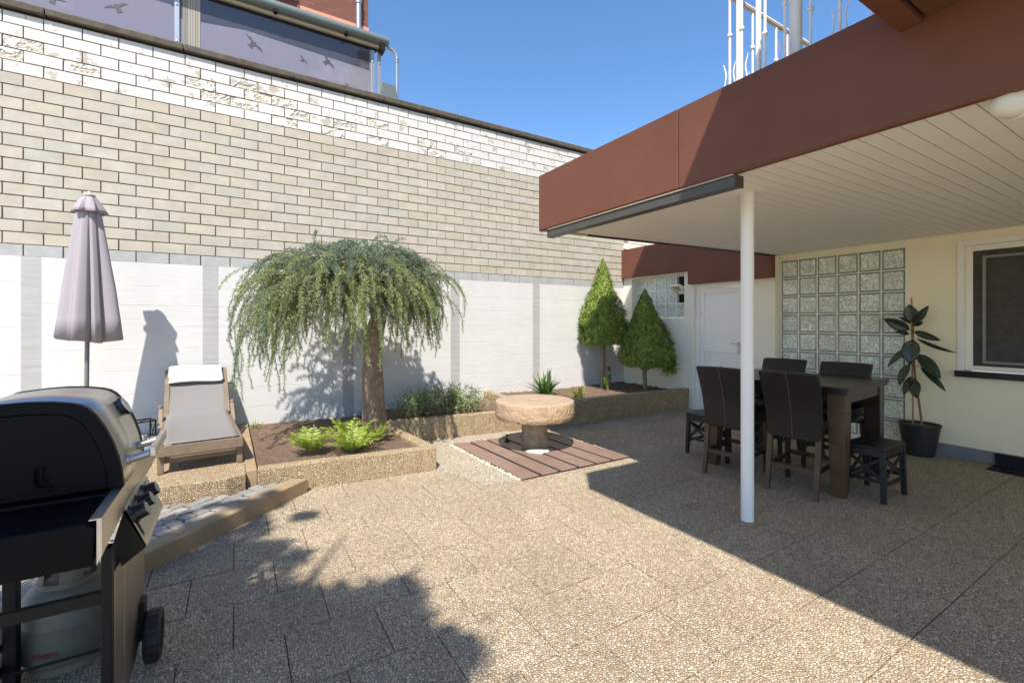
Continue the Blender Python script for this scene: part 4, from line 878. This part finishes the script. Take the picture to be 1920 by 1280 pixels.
for i in range(44):
    a=2*math.pi*i/44+random.uniform(-.12,.12); f=random.uniform(.62,1.0)
    rx=.92 if math.cos(a)<0 else .86; ex=CX+rx*f*math.cos(a); ey=CY+(.86)*f*math.sin(a); ey=min(ey,W-.22)
    st=Vector((random.uniform(1.42,1.62),random.uniform(5.36,5.46),random.uniform(1.75,2.15))); zt=random.uniform(2.13,2.38)-.10*f*f
    en=Vector((ex,ey,zt-.30*f-random.uniform(0,.25)*f)); mid=st.lerp(en,.5); mid.z=zt+.06
    P=[]
    for k in range(13):
        t=k/12; P.append(st*(1-t)**2+mid*2*t*(1-t)+en*t*t+Vector((random.gauss(0,.012),random.gauss(0,.012),random.gauss(0,.012))))
    limbs.append(P); b.tube(P,[.026*(1-k/14)+.004 for k in range(13)],6)
b.build('limbs',m_bark,la,smooth=True,world=True)
C=[];U=[];V=[];MI=[]; tw_=MB(); strands=0
def strand(p,d,length,mat,sp=.022,droop=1.0):
    """a hanging twig with whorls of short needles"""
    global strands; strands+=1
    q=p.copy(); v=d.normalized(); n=max(3,int(length/sp)); path=[q.copy()]
    for i in range(n):
        v=(v+Vector((random.gauss(0,.05),random.gauss(0,.05),-.13*droop+random.gauss(0,.03)))).normalized()
        if v.z<-.95: v=(v+Vector((random.gauss(0,.08),random.gauss(0,.08),0))).normalized()
        q=q+v*sp; 
        if q.y>W-.04: q.y=W-.04
        path.append(q.copy())
        k=8; base=np.array(q)
        u=rnd(k)*.8+np.array(v)*.35; u/=np.linalg.norm(u,axis=1,keepdims=True); l=NP.uniform(.011,.019,(k,1))*(1.1 if i<n*.8 else .8)
        C.append(base+u*l); U.append(u*l); V.append(perp(u)*.0032); MI.extend([mat]*k)
    if len(path)>2: tw_.tube(path[::2]+[path[-1]],[.0022]*(len(path[::2]))+[.001],4,cap=False)
for P in limbs:
    rad=Vector((P[-1].x-CX,(P[-1].y-CY),0)).normalized()
    for k in range(1,13):
        t=k/12
        for _ in range(2 if (k<9 or random.random()<.5) else 3):
            side=Vector((-rad.y,rad.x,0))*random.uniform(-1,1); d=rad*random.uniform(.2,1.0)+side*.8+Vector((0,0,random.uniform(-.1,.4)))
            L_=random.uniform(.2,.6) if t<.6 else random.choice((random.uniform(.3,.6),random.uniform(.55,1.0)))
            strand(P[k]+Vector((0,0,.01)),d,L_,0 if (t<.62 and random.random()<.8) or random.random()<.25 else 1,droop=random.uniform(.7,1.3))
for i in range(330):   # dense upper cushion
    a=random.uniform(0,6.283); f=math.sqrt(random.random())*.86; p=Vector((CX+.98*f*math.cos(a),min(CY+.78*f*math.sin(a),W-.15),2.36-.30*f*f+random.uniform(-.16,.0)))
    strand(p,Vector((math.cos(a)*f+random.gauss(0,.4),math.sin(a)*f+random.gauss(0,.4),.35)),random.uniform(.15,.42),0,sp=.020,droop=.9)
for i in range(46):    # long outer whips
    a=random.uniform(0,6.283); p=Vector((CX+.85*math.cos(a),min(CY+.7*math.sin(a),W-.2),random.uniform(1.7,2.1)))
    strand(p,Vector((math.cos(a),math.sin(a)*.8,.45)),random.uniform(.45,.8),1,droop=.7)
for i in range(40):    # long strands trailing low on the left
    p=Vector((random.uniform(.18,.85),random.uniform(4.8,5.9),random.uniform(1.45,1.9))); strand(p,Vector((-.8,random.uniform(-.4,.2),random.uniform(-.1,.4))),random.uniform(.55,1.05),random.choice((0,1)),droop=1.0)
for i in range(26):    # whips reaching to the left
    p=Vector((random.uniform(.25,.6),random.uniform(5.1,5.9),random.uniform(1.5,2.1))); strand(p,Vector((-1,random.uniform(-.35,.2),random.uniform(.15,.6))),random.uniform(.35,.65),1,droop=.7)
C=np.concatenate(C); U=np.concatenate(U); V=np.concatenate(V); o_=np.array(la.location)
leafmesh('crown',C-o_,U,V,[m_lar1,m_lar2],MI,la)
tw_.build('twigs',m_twig,la,world=True)
# ================================================================ clipped conical trees
def conical(label,loc,h0,h1,R0,seed,trunk_h,skew=0,trunkr=.04):
    t=thing('conical_tree',label,'tree',loc,group='clipped conical trees in the corner bed'); rs=np.random.RandomState(seed)
    b=MB(); P=[(.0,0,-.05),(.004,0,.15),(-.006,.005,trunk_h*.5),(.012,0,trunk_h),(.01,0,h0+.55)]; b.tube(P,[trunkr*1.2,trunkr,trunkr*.92,trunkr*.85,trunkr*.6],12); b.v=[tuple(Vector(v)+mn.noise_vector(Vector(v)*20)*.008) for v in b.v]; b.build('trunk',m_bark2,t,smooth=True)
    n=36000; z=1-np.sqrt(rs.random_sample(n)); a=rs.uniform(0,2*np.pi,n)
    prof=np.interp(z,[0,.05,.14,.3,.6,.88,1.0],[.78,.97,1.0,.86,.50,.17,.0])
    lump=np.array([mn.noise(Vector((math.cos(q)*2.2,math.sin(q)*2.2,zz*4+seed)))*.34+mn.noise(Vector((math.cos(q)*6,math.sin(q)*6,zz*16+seed)))*.20 for q,zz in zip(a,z)])
    depth=np.where(rs.random_sample(n)<.74,rs.uniform(.86,1.04,n)+.10*(rs.random_sample(n)>.96),rs.uniform(.25,.88,n))
    r=R0*prof*(1+lump)*depth+.004
    hz=h0+(h1-h0)*z+lump*.10
    hz-= np.where(z<.06,rs.uniform(0,.06,n),0)
    C=np.stack([r*np.cos(a)+skew*(1-z)*.5,r*np.sin(a),hz],1)
    out=np.stack([np.cos(a),np.sin(a),.45+0*a],1)+rs.normal(size=(n,3))*.42; out/=np.linalg.norm(out,axis=1,keepdims=True)
    u=np.cross(out,rs.normal(size=(n,3))); u/=np.linalg.norm(u,axis=1,keepdims=True); u=u+out*.35+np.array([0,0,.15]); u/=np.linalg.norm(u,axis=1,keepdims=True); v=np.cross(out,u); v/=np.linalg.norm(v,axis=1,keepdims=True)
    l=rs.uniform(.013,.024,(n,1)); leafmesh('crown',C,u*l,v*.0075,m_con,parent=t)
    if seed==8:      # a drooping lobe at the lower right
        m=2600; cc=rs.normal(size=(m,3))*np.array([.055,.055,.085])+np.array([.36,-.22,h0+.02]); u=rs.normal(size=(m,3)); u/=np.linalg.norm(u,axis=1,keepdims=True); leafmesh('side_lobe',cc,u*rs.uniform(.014,.026,(m,1)),perp(u)*.0085,m_con,parent=t)
    b=MB()
    for i in range(16):
        q=i*.8+random.uniform(-.3,.3); zz=h0+random.uniform(-.02,.4); b.tube([(0,0,zz-.12),(math.cos(q)*R0*.35,math.sin(q)*R0*.35,zz-.03),(math.cos(q)*R0*.75,math.sin(q)*R0*.75,zz+.02)],[.012,.008,.003],5)
    b.build('branches',m_bark2,t); return t
conical('taller clipped conical tree, half in sun, against the white wall corner',(5.66,6.17,.28),.84,2.34,.43,3,.95)
c2=conical('shorter clipped conical tree in front of the annex glass block window',(6.14,5.62,.28),.46,1.78,.44,8,.55,skew=.06,trunkr=.036)
# ================================================================ bedding plants
def fern(label,loc,s,seed,nf=13):
    s*=1.1
    t=thing('fern',label,'fern',loc,group='bright green ferns in the raised bed'); rs=random.Random(seed); C=[];U=[];V=[]
    b=MB()
    for i in range(nf):
        a=2*math.pi*i/nf+rs.uniform(-.25,.25); l=s*rs.uniform(.7,1.1); el=rs.uniform(.75,1.42); P=[]
        for k in range(15):
            u=k/14; hr=l*(math.cos(el)*u+.25*u*u); hz=l*(math.sin(el)*u-.30*u*u*rs.uniform(.8,1.2)*1.0)
            P.append(Vector((math.cos(a)*hr,math.sin(a)*hr,max(hz,.012)+.01)))
        b.tube(P,[.003]*14+[.001],4,cap=False)
        for k in range(2,15):
            d=(P[k]-P[k-1]).normalized(); side=d.cross(Vector((0,0,1))).normalized(); w=.30*l*math.sin(math.pi*(.12+.86*k/14))**1.1
            for sg in (-1,1):
                for h in (0,.5):
                    p=P[k]-d*(h*(P[k]-P[k-1]).length); u=(side*sg+d*.35+Vector((0,0,rs.uniform(-.25,.15)))).normalized(); C.append(p+u*w*.5); U.append(u*w*.5); V.append(d*(l*.017))
    b.build('stalks',m_ygr,t); leafmesh('fronds',np.array(C),np.array(U),np.array(V),m_fern,parent=t)
fern('bright green fern at the left of the clump, sprawling over bare soil',(.63,4.83,.18),.30,1,16)
fern('lush bright green fern, the biggest and frontmost of the clump',(.97,4.66,.18),.31,2,17)
fern('upright bright green fern at the back of the clump, in front of the trunk',(1.05,5.02,.18),.34,4,15)
fern('smaller bright green fern right of the clump near the bed side wall',(1.30,4.94,.18),.24,5,13)
b_=thing('low_shrub','loose small-leaved green shrub in front of the white wall','shrub',(2.35,5.78,.2)); C=[];U=[];V=[]; b=MB()
for i in range(190):
    x=random.uniform(-.52,.62); y=random.gauss(0,.13); h=random.uniform(.22,.46)*(1-.25*abs(x)); tx=x+random.gauss(0,.10); ty=y+random.gauss(0,.08); P=[Vector((x,y,0)),Vector(((x+tx)/2,(y+ty)/2,h*.6)),Vector((tx,ty,h))]; b.tube(P,[.003,.0025,.001],4,cap=False)
    for k in range(26):
        t=random.uniform(.15,1); p=P[0].lerp(P[1],t*2) if t<.5 else P[1].lerp(P[2],t*2-1); u=rnd(1)[0]; u[2]=abs(u[2])*.6; u/=np.linalg.norm(u); l=random.uniform(.012,.023); C.append(np.array(p)+u*l*1.5); U.append(u*l); V.append(perp(u[None])[0]*l*.42)
b.build('stems',m_stem,b_); leafmesh('foliage',np.array(C),np.array(U),np.array(V),m_shrub,parent=b_)
def blades(name,label,cat,loc,n,l,w,mat,el=(.5,1.4),seed=0):
    t=thing(name,label,cat,loc); rs=random.Random(seed); b=MB()
    for i in range(n):
        a=rs.uniform(0,6.283); e=rs.uniform(*el); L_=l*rs.uniform(.6,1.1); o=Vector((rs.gauss(0,.03),rs.gauss(0,.03),0)); s=Vector((-math.sin(a),math.cos(a),0)); vs=[]
        for k in range(6):
            u=k/5; hr=L_*math.cos(e)*u*(1+.15*u); hz=L_*(math.sin(e)*u-.18*u*u*math.cos(e)*2); p=o+Vector((math.cos(a)*hr,math.sin(a)*hr,hz)); ww=w*math.sin(math.pi*(.25+.75*u))**.8 if k<5 else .0004
            vs+= [p+s*ww,p-Vector((0,0,ww*.35)),p-s*ww]
        b.add(vs,[(k*3+j,k*3+j+1,k*3+j+4,k*3+j+3) for k in range(5) for j in (0,1)])
    b.build('leaves',mat,t,smooth=True); return t
blades('sword_plant','spiky dark green sword-leaved plant in the sunny end of the corner bed','plant',(4.23,5.93,.285),80,.46,.020,m_sword,(.35,1.5),3)
blades('small_plant','small yellow-green plant beside the millstone edge in the corner bed','plant',(4.56,5.52,.285),44,.26,.011,m_ygr,(.5,1.5),6)
blades('grass_tuft','small grass tuft at the wall foot right of the lounger','grass tuft',(.20,6.36,.17),26,.12,.004,m_ygr,(.5,1.5),9)
b_=thing('purple_plant','leggy plant with purple flower head at the foot of the taller conical tree','plant',(5.52,5.90,.285)); b=MB(); C=[];U=[];V=[]
for dx,h in ((0,.32),(.05,.36),(-.03,.22)):
    b.tube([(dx*.4,0,0),(dx*.8,0,h*.5),(dx,0,h)],.006,6)
    for k in range(20):
        u=rnd(1)[0]; u[2]*=.5; u/=np.linalg.norm(u); l=random.uniform(.022,.042); C.append(np.array((dx,0,h*random.uniform(.3,.9)))+u*l*1.2); U.append(u*l); V.append(perp(u[None])[0]*l*.45)
b.build('stems',m_ygr,b_); leafmesh('leaves',np.array(C),np.array(U),np.array(V),m_sword,parent=b_)
C=np.array([(.02,0,.385)])+NP.normal(size=(90,3))*.022; u=rnd(90); leafmesh('flower',C,u*.014,perp(u)*.007,m_purp,parent=b_)
# ================================================================ tree behind the camera (its shadow falls on the paving)
GS=[(-.232,3.079),(.018,2.658),(.226,2.307),(.46,2.36),(.62,2.40),(.76,2.42),(.498,1.953),(.66,1.84),(.87,1.86),(.022,3.255),(.18,3.33),(.441,2.097),(.13,3.98),(-.133,3.74),(.28,2.62),(-.235,2.587),(-.004,2.257),(.66,2.15),(-.5,2.9),(-.6,2.3),(-.4,3.5),(.2,1.9),(.44,3.76),(-.2,1.9),(.5,1.6),(-.1,3.45),(-.45,3.85),(.30,3.12),(.02,4.05),(.28,4.12),(-.3,3.98),(-.12,4.12),(.1,3.75),(-.75,2.85),(-.95,2.6),(-.85,3.2),(-.5,2.75)]
GR=[.30,.30,.30,.20,.17,.13,.26,.20,.09,.20,.12,.25,.10,.13,.13,.3,.3,.17,.3,.3,.18,.3,.08,.3,.26,.2,.12,.10,.07,.06,.09,.05,.10,.25,.25,.2,.25]
st=thing('leafy_tree','tall leafy tree standing behind the viewpoint','tree',(-2.75,-1.6,-.02)); C=[]
for (gx,gy),r in zip(GS,GR):
    n=int(950*(r/.3)**2); z=NP.uniform(6.2,7.6,n); d=NP.normal(size=(n,2))*r*.52; C.append(np.stack([gx+d[:,0]-LX*z,gy+d[:,1]-LY*z,z],1))
C=np.concatenate(C)-np.array(st.location); u=rnd(len(C)); leafmesh('crown',C,u*.05,perp(u)*.032,m_leafb,parent=st)
b=MB(); b.tube([(0,0,0),(.03,.02,3),(0,.2,5.5),(.05,.4,7.2)],[.17,.13,.10,.04],12)
for k in range(9):
    a=k*.7; b.tube([(0,.2,5.2+.1*k),(math.cos(a)*.5,.3+math.sin(a)*.7,6.2+.08*k),(math.cos(a)*.8,.4+math.sin(a)*1.2,6.8)],[.05,.03,.01],6)
b.build('trunk',m_bark2,st,smooth=True)
